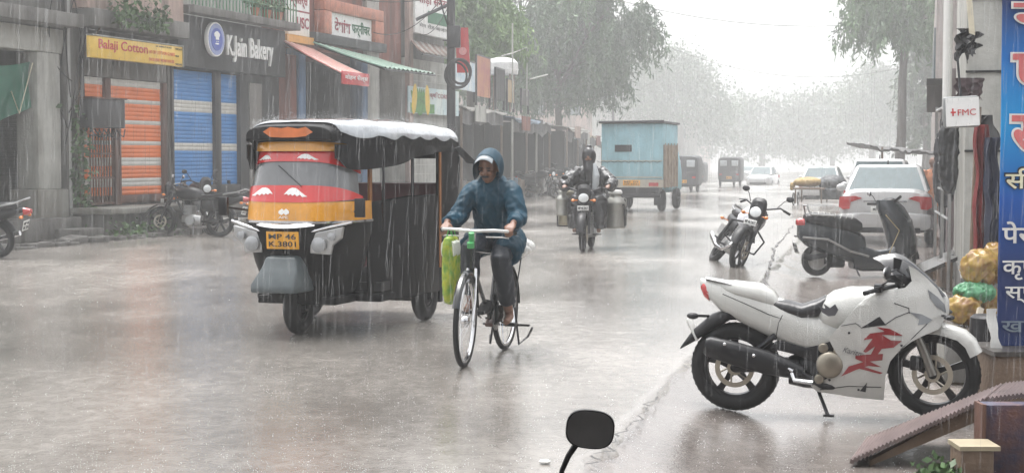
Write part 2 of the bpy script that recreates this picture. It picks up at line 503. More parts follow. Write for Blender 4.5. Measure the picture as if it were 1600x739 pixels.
g = MB(T); g.box(-12, -3.5, -.35, .59, 0, .42); g.box(-4.4, -3.6, -.9, -.36, 0, .22); g.build("plinth", CONC2, t, bevel=.03)
g = MB(T); g.tube([(-3.42, -.02, .05), (-3.42, -.02, 5.2)], .055, 10); g.build("drain_pipe", mat("grey_pipe", (.4, .4, .39), .5), t)
# green net
g = MB(T)
def netf(a, b):
    s = -7.0 + a * 3.2; w = math.sin(a * math.pi)
    z = 3.45 - b * (.75 - .25 * a) - .25 * w * (1 - b * .3) - (.5 * b * (1 - abs(a - .62) * 1.5) if abs(a - .62) < .6 else 0)
    return (s, .18 + .12 * math.sin(a * 17 + b * 3) * b + .1 * b, z)
g.sheet(netf, 30, 10, (0, .01, 0))
o = g.build("shade_net", mat("green_net", (.015, .12, .075), .6, bump=.5, bscale=90), None)
g2 = MB(T); g2.tube([(-5.0, .1, 2.75), (-4.75, .12, 2.35), (-4.35, .1, 3.3)], .012, 5)
tt = thing("shade_net_sheet", "dark green shade net sagging under the white porch beam", "net"); tt.matrix_world = t.matrix_world
tt.location = t.location; tt.rotation_euler = t.rotation_euler
o.parent = tt; q = g2.build("rope", mat("rope_cream", (.6, .55, .42), .7), tt)
o.name = "net"

# --- cotton shop
t, T = fthing("cotton_shop", "narrow shop front with closed orange and white striped roller shutter", "building", -1.4)
g = MB(T); g.box(-3.5, -3.04, -.05, 3, 0, 8); g.box(.16, .26, -.05, 3, .0, 8); g.box(-3.04, .16, -.02, 3, 3.14, 4.05); g.box(-3.04, .16, .12, 3, 0, 3.13); g.build("wall", CONC2, t, bevel=.01)
g = MB(T); g.box(-3.3, .24, -.55, 0, 4.06, 4.4); g.build("slab", CONC2, t, bevel=.02)
g = MB(T); g.box(-3.3, .24, -.4, 0, 4.41, 8); g.build("upper_wall", PINK, t)
bands = [(a - .05, a + .055) for a in (1.04, 1.45, 1.87, 2.29, 2.70, 3.06)]
shutter(T, -3.02, .14, .78, 3.13, [SLAT_O, SLAT_W], bands, .05, t)
g = MB(T); g.box(-2.17, -1.97, -.03, .1, 2.55, 3.13); g.box(.0, .15, -.04, .11, .62, 3.13); g.box(-3.03, -2.93, -.03, .1, .62, 3.13); g.box(-3.02, .14, -.02, .1, .62, .78); g.build("shutter_frame", RUST, t, bevel=.01)
g = MB(T); g.box(-3.5, 1.6, -1.0, -.06, .46, .58); g.build("platform", CONC, t, bevel=.02)
g = MB(T); g.box(-3.45, -2.2, -.8, -.07, 0, .455); g.box(-1.5, .9, -.85, -.07, 0, .455); g.box(.2, 1.5, -.95, -.86, 0, .3); g.build("platform_base", CONC2, t, bevel=.02)
g = MB(T); g.box(-.9, .7, -1.75, -1.02, .16, .26); g.box(-.7, .5, -1.7, -1.05, 0, .155); g.build("step", CONC, t, bevel=.02)
# folding gate
tg, TG = fthing("folding_gate", "rusty collapsible iron gate folded in front of orange shutter", "gate", -2.5, -.14, .6)
g = MB(TG)
for k in range(10):
    s = -2.9 + k * .095
    g.box(s - .007, s + .007, -.16, -.13, .62, 2.7 if k > 6 else 2.0)
g.build("bars", RUST, tg)
g = MB(TG)
for z in (.64, 1.15, 1.62, 1.98): g.box(-2.92, -1.95, -.175, -.162, z - .02, z + .02)
g.build("cross_bars", RUST, tg)
g = MB(TG)
for s in (-2.08, -1.92): g.box(s - .03, s + .03, -.2, -.11, .6, 2.72)
g.box(-2.05, -1.95, -.19, -.12, .6, 2.7); g.build("gate_post", RUST, tg)
# meter box with cables
tm, TM = fthing("meter_box", "dark metal meter box with tangled cables beside the gate", "box", -2.75, -.4, 2.1)
g = MB(TM); g.box(-3.35, -2.2, -.5, -.22, 2.12, 2.68); g.build("cabinet", mat("dark_cabinet", (.035, .035, .037), .5), tm, bevel=.02)
g = MB(TM); g.box(-3.38, -2.17, -.53, -.21, 2.68, 2.71); g.build("rain_hood", RUST, tm)
g = MB(TM)
for k in range(7):
    s = -3.2 + k * .15; g.tube([(s, -.35, 2.1), (s + .1, -.4, 1.98 - .04 * (k % 3)), (s + .22, -.38, 1.95), (s + .3, -.36, 2.1)], .012, 5)
for k in range(4): g.tube([(-3.3 - k * .03, -.3, 2.7), (-3.25 - k * .05, -.25, 3.3), (-3.1 + .04 * k, -.2, 4.1)], .012, 5)
g.build("cable", BLK, tm)
# yellow sign, rounded left end
ts, TS = fthing("shop_sign", "long yellow shop sign with red Balaji Cotton lettering over orange shutter", "sign", -.86, -.45, 3.7)
YEL = mat("sign_yellow", (.74, .49, .08), .35, var=.06)
p0, p1 = FP(143, 57, -.5), FP(285, 72, -.5)
tilt = Matrix.Translation((p0[0], -.5, 0)) 
L = p1[0] - p0[0]; zb = FP(200, 95, -.5)[1] - .01; zt = FP(200, 63, -.5)[1] + .0
g = MB(TS @ tilt); g.loft([[(x, y, z) for (y, z) in ((.0 + dy, zb), (.0 + dy, zt), (.12, zt), (.12, zb))] for x, dy in ((0, .10), (.03, .04), (.1, 0), (L, 0))])
g.build("sign_board", YEL, ts, bevel=.008)
g = MB(TS @ tilt); g.box(.02, L + .02, -.02, .14, zt + .004, zt + .03); g.box(L + .002, L + .03, -.02, .14, zb - .01, zt + .003); g.build("sign_frame", WHW, ts)
H = zt - zb
text("Balaji Cotton", REDP, ts, TS @ tilt @ XZ(.22, -.008, zb + .13), width=1.75, height=.24, bold=.012)
RD2 = mat("sign_red_small", (.62, .10, .05), .5)
text("147 OFF COTTON GLARES", RD2, ts, TS @ tilt @ XZ(2.02, -.006, zb + .2), width=1.0, height=.07)
text("EXCLUSIVE WEAR HOUSE", RD2, ts, TS @ tilt @ XZ(2.02, -.006, zb + .055), width=.98, height=.06)
text("J.K. MARKET ROAD", INK, ts, TS @ tilt @ XZ(2.28, -.006, zt - .075), width=.62, height=.04)
for z in (zb + .02, zb + .19, zt - .08): text("98260", INK, ts, TS @ tilt @ XZ(L - .3, -.006, z), width=.26 if z != zb + .19 else .14, height=.04)

# --- bakery
t, T = fthing("bakery_shop", "dark grey bakery front with two closed blue roller shutters", "building", 2.7)
g = MB(T); g.box(.27, 5.3, -.25, 3, 3.5, 4.62); g.build("fascia", GRYW, t, bevel=.015)
g = MB(T); g.box(.27, 5.3, .12, 3, 0, 3.49); g.box(3.34, 5.3, -.06, .115, 0, 3.49); g.build("wall", GRYW, t)
g = MB(T); g.box(.27, .36, -.08, .11, 0, 3.49); g.box(2.2, 2.46, -.05, .11, .58, 3.49); g.box(.36, 3.34, -.05, .11, .75, .93); g.build("door_frame", mat("dark_frame", (.03, .03, .032), .4), t, bevel=.008)
g = MB(T); g.box(3.75, 4.35, -.09, -.062, .5, 3.3); g.build("stone_cladding", mat("stone_cladding", (.2, .19, .175), .6, bump=.8, bscale=14), t)
bb = [(1.66, 1.84), (2.56, 2.76)]
shutter(T, .36, 2.2, .93, 3.45, [SLAT_B, SLAT_W], bb, .05, t)
shutter(T, 2.46, 3.34, .93, 3.45, [SLAT_B, SLAT_W], bb, .05, t)
g = MB(T); g.box(.3, 5.4, -.62, -.26, 4.63, 4.8); g.build("slab", CONC2, t, bevel=.015)
g = MB(T); g.box(1.62, 5.4, -.5, -.065, .3, .58); g.build("door_step", CONC2, t, bevel=.015)
for s in (.9, 1.7, 2.9):
    g = MB(T); g.box(s - .05, s + .05, -.0, .03, .94, 1.02); g.tube([(s - .03, -.01, .94), (s - .03, -.01, .90), (s + .03, -.01, .90), (s + .03, -.01, .94)], .008, 5); g.build("padlock", BMT, t)
g = MB(T); g.box(.27, 5.3, .4, 3, 4.63, 8.2); g.build("upper_wall", WHW, t)
g = MB(T)
for k in range(34): g.box(.35 + k * .15, .37 + k * .15, -.55, -.53, 4.81, 5.5)
g.box(.3, 5.4, -.565, -.515, 5.5, 5.54); g.box(.3, 5.4, -.56, -.52, 5.1, 5.12); g.build("balcony_railing", mat("green_paint", (.06, .2, .10), .4), t)
tl, TL = fthing("round_logo_sign", "round blue and white bakery emblem with a chef hat", "sign", 2.3, -.45, 4.17)
BL1 = mat("logo_blue", (.05, .09, .4), .3); WL = mat("sign_white", (.8, .8, .78), .35, var=.04)
q = FP(338, 62, -.42)
cx, cz = q
g = MB(TL); g.lathe([(.38, -.33), (.38, -.42)], (cx, 0, cz), 'Y', 36); g.build("disc", WL, tl, bevel=.01)
g = MB(TL); g.lathe([(.345, -.423), (.345, -.43)], (cx, 0, cz), 'Y', 36); g.build("ring", mat("logo_ring", (.25, .3, .52), .3), tl)
g = MB(TL); g.lathe([(.25, -.433), (.25, -.44)], (cx, 0, cz), 'Y', 36); g.build("centre", BL1, tl)
g = MB(TL); g.ell((cx, -.44, cz + .12), (.1, .012, .06)); g.ell((cx - .07, -.44, cz + .1), (.06, .012, .05)); g.ell((cx + .07, -.44, cz + .1), (.06, .012, .05)); g.box(cx - .07, cx + .07, -.452, -.441, cz - .01, cz + .09); g.ell((cx, -.44, cz - .1), (.09, .01, .02)); g.box(cx - .05, cx - .02, -.452, -.441, cz - .06, cz - .04); g.box(cx + .02, cx + .05, -.452, -.441, cz - .06, cz - .04); g.build("chef_hat", WL, tl)
tk, TK = fthing("bakery_lettering", "raised white K.Jain Bakery letters on dark grey fascia", "sign", 3.8, -.3, 4.0)
a0 = FP(345, 88, -.3); a1 = FP(427, 97, -.3)
text("K.Jain Bakery", WL, tk, TK @ XZ(a0[0] + .3, -.26, a0[1] - .1), width=a1[0] - a0[0] - .3, height=.60, ext=.05, bold=.018)

# --- red framed building with two awnings
t, T = fthing("red_framed_building", "brown red framed shop building with blue pillars and recessed pale wall", "building", 8.5)
g = MB(T); g.box(5.32, 13.5, .1, 6, 4.3, 9); g.build("upper_wall", BRN, t)
g = MB(T); g.box(5.32, 6.9, .3, 6, 0, 4.29); g.box(6.9, 10.6, 2.0, 6, 0, 4.29); g.build("wall", CRM, t)
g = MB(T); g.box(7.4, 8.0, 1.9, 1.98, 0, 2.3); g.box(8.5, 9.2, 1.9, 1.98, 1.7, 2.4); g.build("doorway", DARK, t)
g = MB(T); g.box(5.34, 6.3, -.05, .28, 0, 4.1); g.build("brown_pier", BRN, t, bevel=.01)
for s in (6.35, 10.25):
    g = MB(T); g.box(s, s + .42, -.08, .28, 0, 4.29); g.build("pillar", BLUC, t, bevel=.02)
g = MB(T); g.box(10.75, 11.6, -.02, .3, 0, 6.3)
for k in range(22): g.box(10.74, 11.61, -.03, -.022, .1 + k * .28, .12 + k * .28)
g.build("tiled_column", WHW, t)
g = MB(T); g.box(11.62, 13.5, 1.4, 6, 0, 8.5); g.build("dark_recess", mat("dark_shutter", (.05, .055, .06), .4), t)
g = MB(T); g.box(7.6, 11.5, -.22, .09, 5.36, 5.66); g.box(7.6, 8.05, -.22, .09, 4.75, 5.35); g.box(10.9, 11.5, -.22, .09, 4.75, 5.35); g.build("sign_frame", mat("salmon_paint", (.42, .15, .09), .5, var=.2), t, bevel=.02)
g = MB(T); g.box(7.0, 11.6, -.26, .09, 4.5, 4.74); g.build("dark_ledge", GRYW, t, bevel=.01)
g = MB(T); g.box(5.5, 7.0, -.2, .09, 4.4, 4.58); g.build("orange_ledge", mat("orange_ledge", (.62, .32, .08), .5), t)
g = MB(T); g.box(10.2, 11.3, -.1, .6, 6.0, 9); g.build("blue_panel", BLUC, t)
MAR = mat("sign_maroon", (.28, .03, .05), .5); GRN = mat("sign_green", (.02, .13, .06), .5)
ts, TS = fthing("small_white_sign", "tall white sign with maroon lettering left of red column", "sign", 6.3, -.1, 5)
g = MB(TS); g.box(5.72, 6.92, -.12, -.0, 4.6, 6.2); g.build("sign_board", WL, ts, bevel=.01)
text("ज्वेलर्स", MAR, ts, TS @ XZ(5.8, -.13, 5.28), width=1.0, height=.42, bold=.02)
text("1 USC", MAR, ts, TS @ XZ(5.95, -.13, 4.78), width=.9, height=.28, bold=.02)
g = MB(TS); g.box(5.72, 6.92, -.125, -.121, 5.18, 5.22); g.build("painted_line", MAR, ts)
ts, TS = fthing("framed_white_sign", "white sign with maroon and green lettering inside salmon frame", "sign", 9.5, -.1, 5)
g = MB(TS); g.box(8.06, 10.88, -.1, .05, 4.76, 5.35); g.build("sign_board", WL, ts)
text("देशांश", MAR, ts, TS @ XZ(8.45, -.11, 4.84), width=1.0, height=.4, bold=.02)
text("फर्नीचर", GRN, ts, TS @ XZ(9.55, -.11, 4.82), width=1.2, height=.42, bold=.02)
# awnings: real sheets on struts, sloping out over the pavement
def wp(u, v, y): s, z = FP(u, v, y); return Vector((s, y, z))
def awning(name, label, A, B, C, D, m, n=24, th=.02, nm="awning_sheet"):
    """A,B on the wall, C,D outer edge"""
    tw, TW = fthing(name, label, "awning", (A.x + B.x) / 2, 0, A.z)
    g = MB(TW)
    def f(a, b):
        p = (A.lerp(B, a)).lerp(D.lerp(C, a), b); return (p.x, p.y, p.z + .02 * math.sin(a * math.pi * n) - .03 * math.sin(math.pi * b))
    g.grid(f, n * 2, 8); k = len(g.v); W = 9
    fs = []
    for i in range(n * 2):
        for j in range(8): g.m[i * 8 + j] = ((i // 4) % 2)
    lo = [(p[0], p[1], p[2] - th) for p in g.v]
    base = list(g.f); g.v += lo
    for f_, mm in zip(base, list(g.m)): g.f.append([q + k for q in f_][::-1]); g.m.append(mm)
    g.build(nm, m, tw, smooth=60)
    g = MB(TW)
    for a in (0.03, .5, .97):
        p = A.lerp(B, a); q = D.lerp(C, a); g.tube([(p.x, p.y, p.z - .07), (q.x, q.y, q.z - .06)], .022, 6)
    p, q = D.lerp(C, .0), D.lerp(C, 1.0); g.tube([(p.x, p.y, p.z - .06), (q.x, q.y, q.z - .06)], .022, 6)
    g.build("awning_frame", BMT, tw)
    return tw, TW
RAW = mat("awning_red", (.36, .08, .06), .35, var=.15); RAW2 = mat("awning_pale", (.45, .34, .30), .4, var=.15)
GAW = mat("awning_green", (.10, .22, .16), .35, var=.15); GAW2 = mat("awning_green_pale", (.28, .36, .30), .35, var=.15)
A, B = wp(441, 63, -.2), wp(492, 78, -.2); D, C = wp(534, 114, -2.3), wp(576, 119, -2.3)
tw, TW = awning("striped_awning", "faded red and cream striped awning sloping over the pavement", A, B, C, D, [RAW, RAW2])
A, B = wp(488, 66, -.28), wp(592, 92, -.28); D, C = wp(600, 105, -1.9), wp(680, 115, -1.9)
awning("green_awning", "pale green corrugated awning above the red sign board", A, B, C, D, [GAW, GAW2])
q0, q1 = wp(533, 111, -2.34), wp(575, 136, -2.34)
tr, TR = fthing("hanging_red_sign", "small red sign board hanging at outer end of striped awning", "sign", q0.x, -2.34, q1.z)
g = MB(TR); g.box(q0.x, q1.x, -2.38, -2.34, q1.z, q0.z); g.build("sign_board", REDP, tr, bevel=.005)
text("मोहन सेल्स", WL, tr, TR @ XZ(q0.x + .12, -2.385, q1.z + .09), width=(q1.x - q0.x) * .85, height=(q0.z - q1.z) * .5, bold=.015)

# --- next building with white sign, corn banner
t, T = fthing("pale_brick_building", "pale whitewashed brick building behind the utility pole", "building", 16)
g = MB(T); g.box(13.55, 17.6, .0, 6, 0, 4.5); g.build("wall", WHW, t)
g = MB(T); g.box(13.55, 17.6, .3, 6, 4.51, 9); g.build("upper_wall", CONC2, t)
g = MB(T); g.box(13.55, 13.85, -.15, -.0, 0, 7); g.build("corner_strip", PINK, t)
g = MB(T)
for k in range(15): g.box(13.9, 17.6, -.012, -.002, .2 + k * .28, .215 + k * .28)
g.build("mortar_lines", mat("mortar", (.5, .5, .46), .7), t)
ts, TS = fthing("wide_white_sign", "large white sign with maroon lettering and green bar high up", "sign", 15, -.2, 6)
g = MB(TS); g.box(13.9, 17.0, -.2, -.05, 5.25, 6.9); g.build("sign_board", WL, ts, bevel=.01)
g = MB(TS); g.box(14.9, 16.9, -.215, -.202, 5.62, 5.98); g.build("green_bar", GRN, ts)
text("साड़ी सेन्टर", MAR, ts, TS @ XZ(14.1, -.21, 6.08), width=2.6, height=.42, bold=.02)
text("मेन रोड बाजार", INK, ts, TS @ XZ(14.2, -.21, 5.45), width=2.4, height=.13)
A, B = wp(640, 62, -.05), wp(700, 74, -.05); D, C = wp(660, 82, -1.3), wp(716, 92, -1.3)
awning("tin_awning", "rusty corrugated tin awning below the large white sign", A, B, C, D, [RUST, CONC], nm="tin_sheet")
tb, TB = fthing("corn_banner", "printed banner with two yellow corn cobs on green", "banner", 14, -.2, 3)
c0 = FP(637, 137, -.2); c1 = FP(716, 182, -.2)
g = MB(TB); g.box(c0[0], c1[0], -.22, -.19, c1[1], c0[1] + .05); g.build("banner_sheet", mat("banner_sky", (.42, .6, .66), .4, col2=(.66, .74, .7), scale=.9), tb)
g = MB(TB)
for k in range(9):
    a = -.7 + k * .17; x = c0[0] + .9 + .11 * (k - 4) ; g.ell((x, -.225, c1[1] + .35), (.1, .004, .42), rot=(0, a, 0))
g.box(c0[0] + .15, c0[0] + 2.1, -.226, -.221, c1[1] + .02, c1[1] + .3)
g.build("leaf", mat("banner_green", (.08, .25, .05), .45, var=.4), tb)
for x, a in ((c0[0] + .45, .18), (c0[0] + 1.5, -.1)):
    g = MB(TB); g.ell((x, -.232, c1[1] + .42), (.2, .008, .46), rot=(0, a, 0)); g.build("corn_cob", mat("corn_yellow", (.8, .55, .06), .4, bump=.4, bscale=60), tb)
text("कृषि CORN", MAR, tb, TB @ XZ(c0[0] + 1.7, -.235, c0[1] - .28), width=1.6, height=.22)

# vines and weeds
def leaves(name, m, pts, size, label=None, cat=None, kind=None, group=None, droop=.4, parent=None):
    N = len(pts); rs = np.random.RandomState(len(pts)); P = np.array(pts)
    a = rs.uniform(0, 2 * np.pi, N); el = rs.uniform(-1.2, .3, N) - droop * .3
    d = np.stack([np.cos(a) * np.cos(el), np.sin(a) * np.cos(el), np.sin(el)], 1)
    s_ = rs.normal(size=(N, 3)); s_ -= d * (s_ * d).sum(1)[:, None]; s_ /= np.linalg.norm(s_, axis=1)[:, None]
    L = size * rs.uniform(.6, 1.3, N)[:, None]; Wd = L * (.13 if droop > 1 else .28)
    V = np.stack([P, P + d * L * .5 + s_ * Wd, P + d * L, P + d * L * .5 - s_ * Wd], 1).reshape(-1, 3)
    me = bpy.data.meshes.new(name); me.vertices.add(4 * N); me.vertices.foreach_set("co", V.ravel())
    me.loops.add(4 * N); me.loops.foreach_set("vertex_index", np.arange(4 * N)); me.polygons.add(N)
    me.polygons.foreach_set("loop_start", np.arange(0, 4 * N, 4)); me.materials.append(m); me.update(calc_edges=True)
    o = bpy.data.objects.new(name, me); COL.objects.link(o); tag(o, label, cat, group, kind)
    if parent: o.parent = parent
    return o
def leafmat(name, c1, c2, scale=1.2):
    m = mat(name, c1, .45, col2=c2, scale=scale)
    m.node_tree.nodes["Principled BSDF"].inputs["Subsurface Weight"].default_value = 0
    return m
LEAF = leafmat("leaf_green", (.03, .07, .02), (.09, .17, .05))
rnd = random.Random(3)
pts = []
for k in range(900):
    z = rnd.uniform(0.3, 2.6) if k < 420 else rnd.uniform(4.0, 5.4); s = rnd.gauss(-3.25, .13) if k < 420 else rnd.uniform(-2.9, -.9)
    y = -.1 - abs(rnd.gauss(0, .12)) if k < 420 else -.6 - abs(rnd.gauss(0, .12))
    if k < 420 and noise.noise(Vector((0, 0, z * 2))) < -.15: continue
    if k >= 420: z = 4.15 + abs(rnd.gauss(0, .45)) * (1 if s < -1.6 else .6)
    pts.append(tuple(FM @ Vector((s, y, z))))
tv = thing("creeper_vine", "green creeper climbing beside the rusty folding gate", "plant", FM @ Vector((-3.25, -.15, 0)))
o = leaves("foliage", LEAF, [tuple(Vector(p) - tv.location) for p in pts], .13, parent=tv)
g = MB(Matrix.Translation(-tv.location) @ FM); g.tube([(-3.25, -.1, 0), (-3.2, -.13, 1.0), (-3.28, -.12, 2.2), (-3.1, -.1, 3.4), (-2.6, -.5, 4.5)], .02, 6); g.build("stem", WOOD, tv)
for s, n in ((-2.9, 120), (-2.3, 90), (-1.9, 50), (-3.6, 60)):
    pts = [tuple((rnd.gauss(0, .18), rnd.gauss(0, .12), abs(rnd.gauss(.0, .16)))) for k in range(n)]
    o = leaves("weed", LEAF, pts, .11, "clump of green weeds at foot of shop platform" if s != -3.6 else "small weeds by the porch plinth", "plant", group="weeds along the drain" if s != -3.6 else None)
    o.location = FM @ Vector((s, -1.15, .02))
# drain edge of broken stones between shops and road
g = MB(FM)
for k in range(70):
    s = rnd.uniform(-8, 4.5); g.box(s, s + rnd.uniform(.15, .5), -1.4 + rnd.uniform(-.15, .1), -1.15 + rnd.uniform(-.1, .15), -.02, rnd.uniform(.04, .13), rot=(rnd.uniform(-.1, .1), rnd.uniform(-.1, .1), rnd.uniform(-.2, .2)))
tag(g.build("drain_kerb", CONC2, None, bevel=.02), kind="structure")
# flower pots on the balcony
for k, s in enumerate((3.3, 3.9, 4.5)):
    tp = thing("flower_pot", ["terracotta pot with leafy plant, leftmost on bakery balcony", "terracotta pot with leafy plant, middle one on bakery balcony", "terracotta pot with leafy plant, rightmost on bakery balcony"][k], "pot", FM @ Vector((s, -.48, 4.8)), 0, "pots on the bakery balcony")
    g = MB(); g.lathe([(.07, 0), (.11, .2), (.12, .2)]); g.build("pot", mat("terracotta", (.35, .12, .06), .6), tp)
    leaves("foliage", LEAF, [(rnd.gauss(0, .1), rnd.gauss(0, .1), .25 + abs(rnd.gauss(0, .12))) for _ in range(90)], .12, parent=tp)
# utility pole
px = at(705, 180, 42)
tpz = gz(px.x, 42)
tp = thing("utility_pole", "black iron utility pole with side arm rising behind the rickshaw", "pole", (px.x, 42, tpz))
g = MB(); g.tube([(0, 0, 0), (0, 0, 9)], [.13, .11], 10); g.build("post", BMT, tp)
g = MB(); g.tube([(0, 0, 5.75), (-.95, -.1, 5.3)], .05, 6); g.build("side_arm", BMT, tp)
g = MB(); g.box(-.1, .26, -.16, .1, 4.55, 5.15); g.build("junction_box", BMT, tp, bevel=.03)
g = MB(Matrix.Translation((.2, -.15, 3.85)) @ Matrix.Rotation(R(-55), 4, "Z") @ Matrix.Translation((-.2, .15, -3.85))); g.torus((.2, -.15, 3.85), .38, .04, 'X', 24, 8); g.torus((.27, -.12, 3.9), .33, .035, 'X', 24, 8); g.torus((.16, -.2, 3.8), .35, .03, 'X', 24, 8); g.build("cable_coil", BLK, tp)
g = MB(); g.tube([(-.1, 0, 8.4), (-.5, 0, 6.7), (-.2, -.1, 5.5), (.1, -.1, 4.6)], .02, 5); g.build("loose_cable", BLK, tp)
# red sign behind pole
q0, q1 = at(714, 36, 43), at(733, 106, 43)
tr = thing("tall_red_sign", "tall narrow red sign board behind the black utility pole", "sign", (q0.x, 43, 3.9))
g = MB(); g.prism([(0, 0), (.37, .0), (.31, 1.25), (-.05, 1.25)], 0, .06, 'XZ'); g.build("sign_board", REDP, tr)
g = MB(); g.lathe([(.11, -.01), (.11, -.001)], (.16, 0, .6), 'Y'); g.build("badge", mat("sign_pink", (.7, .3, .3), .4), tr)
g = MB(); g.tube([(-.4, .03, .9), (0, .03, .9)], .02, 6); g.build("bracket", BMT, tr)

# service wires strung along the shop fronts
W0 = Vector((px.x, 42, 6.2))
for k, (s_, y_, z_, sag, lb) in enumerate(((10.5, -.3, 5.0, .5, "service wire from the pole down to the salmon sign frame"), (5.4, -.7, 5.8, .35, "service wire from the pole to the bakery balcony corner"), (14, -.3, 5.2, .3, "shortest service wire from the pole to the white sign"))):
    e = FM @ Vector((s_, y_, z_)); tw_ = thing("service_wire", lb, "wire", W0 - Vector((0, 0, k * .2)), 0, "service wires along the left shops")
    d = e - Vector(tw_.location); g = MB(); g.tube([d * (q / 16) + Vector((0, 0, -sag * 4 * (q / 16) * (1 - q / 16))) for q in range(17)], .011, 4); g.build("strand", BLK, tw_)
for k in range(5):
    a, b = FM @ Vector((-4.2 + k * .25, -.3, 4.9)), FM @ Vector((-3.4 - k * .06, -.1, 3.0 - k * .3)); tw_ = thing("hanging_cable", "tangled black cable hanging by the drain pipe", "cable", a, 0, "tangled cables by the drain pipe")
    d = b - a; g = MB(); g.tube([d * (q / 10) + Vector((.25 * math.sin(q / 10 * math.pi) * (k % 3 - 1), 0, -.35 * math.sin(q / 10 * math.pi))) for q in range(11)], .01, 4); g.build("strand", BLK, tw_)
# ------------------------------------------------------------------ two-wheelers
def wheel(t, T, x, Rr, w, style="spoke5", y=0.0, rimm=None, disc=False, name="wheel", tread=True):
    """rim, hub and spokes as the wheel, tyre and brake disc as its sub-parts; z centre = Rr"""
    rimm = rimm or BMT; c = (x, y, Rr)
    tyre = w * .55; ri = Rr - w * .95
    g = MB(T); g.lathe([(ri + .012, -w * .33), (ri + .012, w * .33), (ri - .01, w * .3), (ri - .016, 0), (ri - .01, -w * .3)], c, 'Y', 32, close=True)
    g.lathe([(.035, -w * .6), (.045, -w * .3), (.045, w * .3), (.035, w * .6)], c, 'Y', 14)
    if style == "wire":
        for k in range(18):
            a = 2 * math.pi * k / 18; b = a + (.35 if k % 2 else -.35)
            g.tube([(x + .03 * math.cos(b), y + (.03 if k % 4 < 2 else -.03), Rr + .03 * math.sin(b)), (x + ri * math.cos(a), y, Rr + ri * math.sin(a))], .0018 if w < .06 else .003, 4)
    elif style == "disc":
        g.lathe([(ri, -.02), (ri, .02), (.06, .05), (.06, -.05)], c, 'Y', 20)
    else:
        n = int(style[5:])
        for k in range(n):
            a = 2 * math.pi * k / n + .35
            ca, sa = math.cos(a), math.sin(a)
            pts = []
            for (rr, hw) in ((.03, .028), (ri * .5, .017), (ri + .005, .026)):
                pts.append([(x + rr * ca - q * sa, y + p, Rr + rr * sa + q * ca) for q, p in ((-hw, -.014), (hw, -.014), (hw, .014), (-hw, .014))])
            g.loft(pts)
    wh = g.build(name, rimm, t, smooth=40)
    g = MB(T); m = 10; prof = []
    for k in range(m):
        a = 2 * math.pi * k / m; prof.append((Rr - w * .5 + w * .5 * math.cos(a) * (1 if math.cos(a) > 0 else 1), w * .5 * math.sin(a)))
    g.lathe(prof, c, 'Y', 44, close=True)
    if tread and w > .06:
        for k in range(44):
            a = 2 * math.pi * k / 44; ca, sa = math.cos(a), math.sin(a)
            for sgn in (-1, 1):
                q = [(Rr + .003, sgn * .004), (Rr - w * .13, sgn * w * .36)]
                v_ = []
                for (rr, yy), da in zip(q, (0, .05)):
                    for dd in (-.012, .012):
                        v_.append((x + rr * math.cos(a + da + dd), y + yy, Rr + rr * math.sin(a + da + dd)))
                g.add(v_, [(0, 1, 3, 2)])
    g.build("tyre", BLK, wh, smooth=50)
    if disc:
        g = MB(T); yy = y + disc
        g.lathe([(.098, -.002), (.13, -.002), (.13, .002), (.098, .002)], (x, yy, Rr), 'Y', 30, close=True)
        g.lathe([(.03, -.004), (.05, -.004), (.05, .004), (.03, .004)], (x, yy, Rr), 'Y', 16, close=True)
        
        for k in range(6):
            a = k * math.pi / 3; g.tube([(x + .04 * math.cos(a), yy, Rr + .04 * math.sin(a)), (x + .1 * math.cos(a + .3), yy, Rr + .1 * math.sin(a + .3))], .006, 4)
        g.build("brake_disc", mat("disc_steel", (.45, .41, .34), .4, metal=.7), wh)
    return wh
def steer(x, z, ang, rake=0.0):
    """rotation of the front end about the steering axis through (x, 0, z)"""
    ax = Vector((-math.sin(rake), 0, math.cos(rake)))
    return Matrix.Translation((x, 0, z)) @ Matrix.Rotation(ang, 4, ax) @ Matrix.Translation((-x, 0, -z))
def mirror_part(T, t, base, tip, n=(-1, 0, 0), r=(.05, .035)):
    g = MB(T); b, e = Vector(base), Vector(tip)
    g.tube([b, b.lerp(e, .5) + Vector((0, 0, .03)), e], .006, 6); g.ell(e, (.018, r[0] + .006, r[1] + .006)); o = g.build("mirror", BPL, t)
    g = MB(T); g.ell((e.x - .012, e.y, e.z), (.012, r[0], r[1])); g.build("mirror_glass", CHR, o)
def plate(T, t, x, y0, y1, z0, z1, lines, back=True, m=None, name="number_plate", tilt=0.0, ink=None):
    """plate facing -x (back) or +x"""
    T2 = T @ Matrix.Translation((x, 0, (z0 + z1) / 2)) @ Matrix.Rotation(tilt, 4, 'Y') @ Matrix.Translation((0, 0, -(z0 + z1) / 2))
    g = MB(T2); g.box(-.004, .004, y0, y1, z0, z1); o = g.build(name, m or PLT, t, bevel=.002)
    n = len(lines); h = (z1 - z0) / (n + .35)
    for i, s in enumerate(lines):
        zz = z1 - (i + 1) * h - .02 * h
        if back: M = T2 @ Matrix.Translation((-.006, (y0 + y1) / 2, zz)) @ Matrix.Rotation(-math.pi / 2, 4, 'Z') @ Matrix.Rotation(math.pi / 2, 4, 'X')
        else: M = T2 @ Matrix.Translation((.006, (y0 + y1) / 2, zz)) @ Matrix.Rotation(math.pi / 2, 4, 'Z') @ Matrix.Rotation(math.pi / 2, 4, 'X')
        text(s, ink or INK, o, M, width=abs(y1 - y0) * .84, height=h * .72, ext=.003, align='C', bold=.01)
    return o

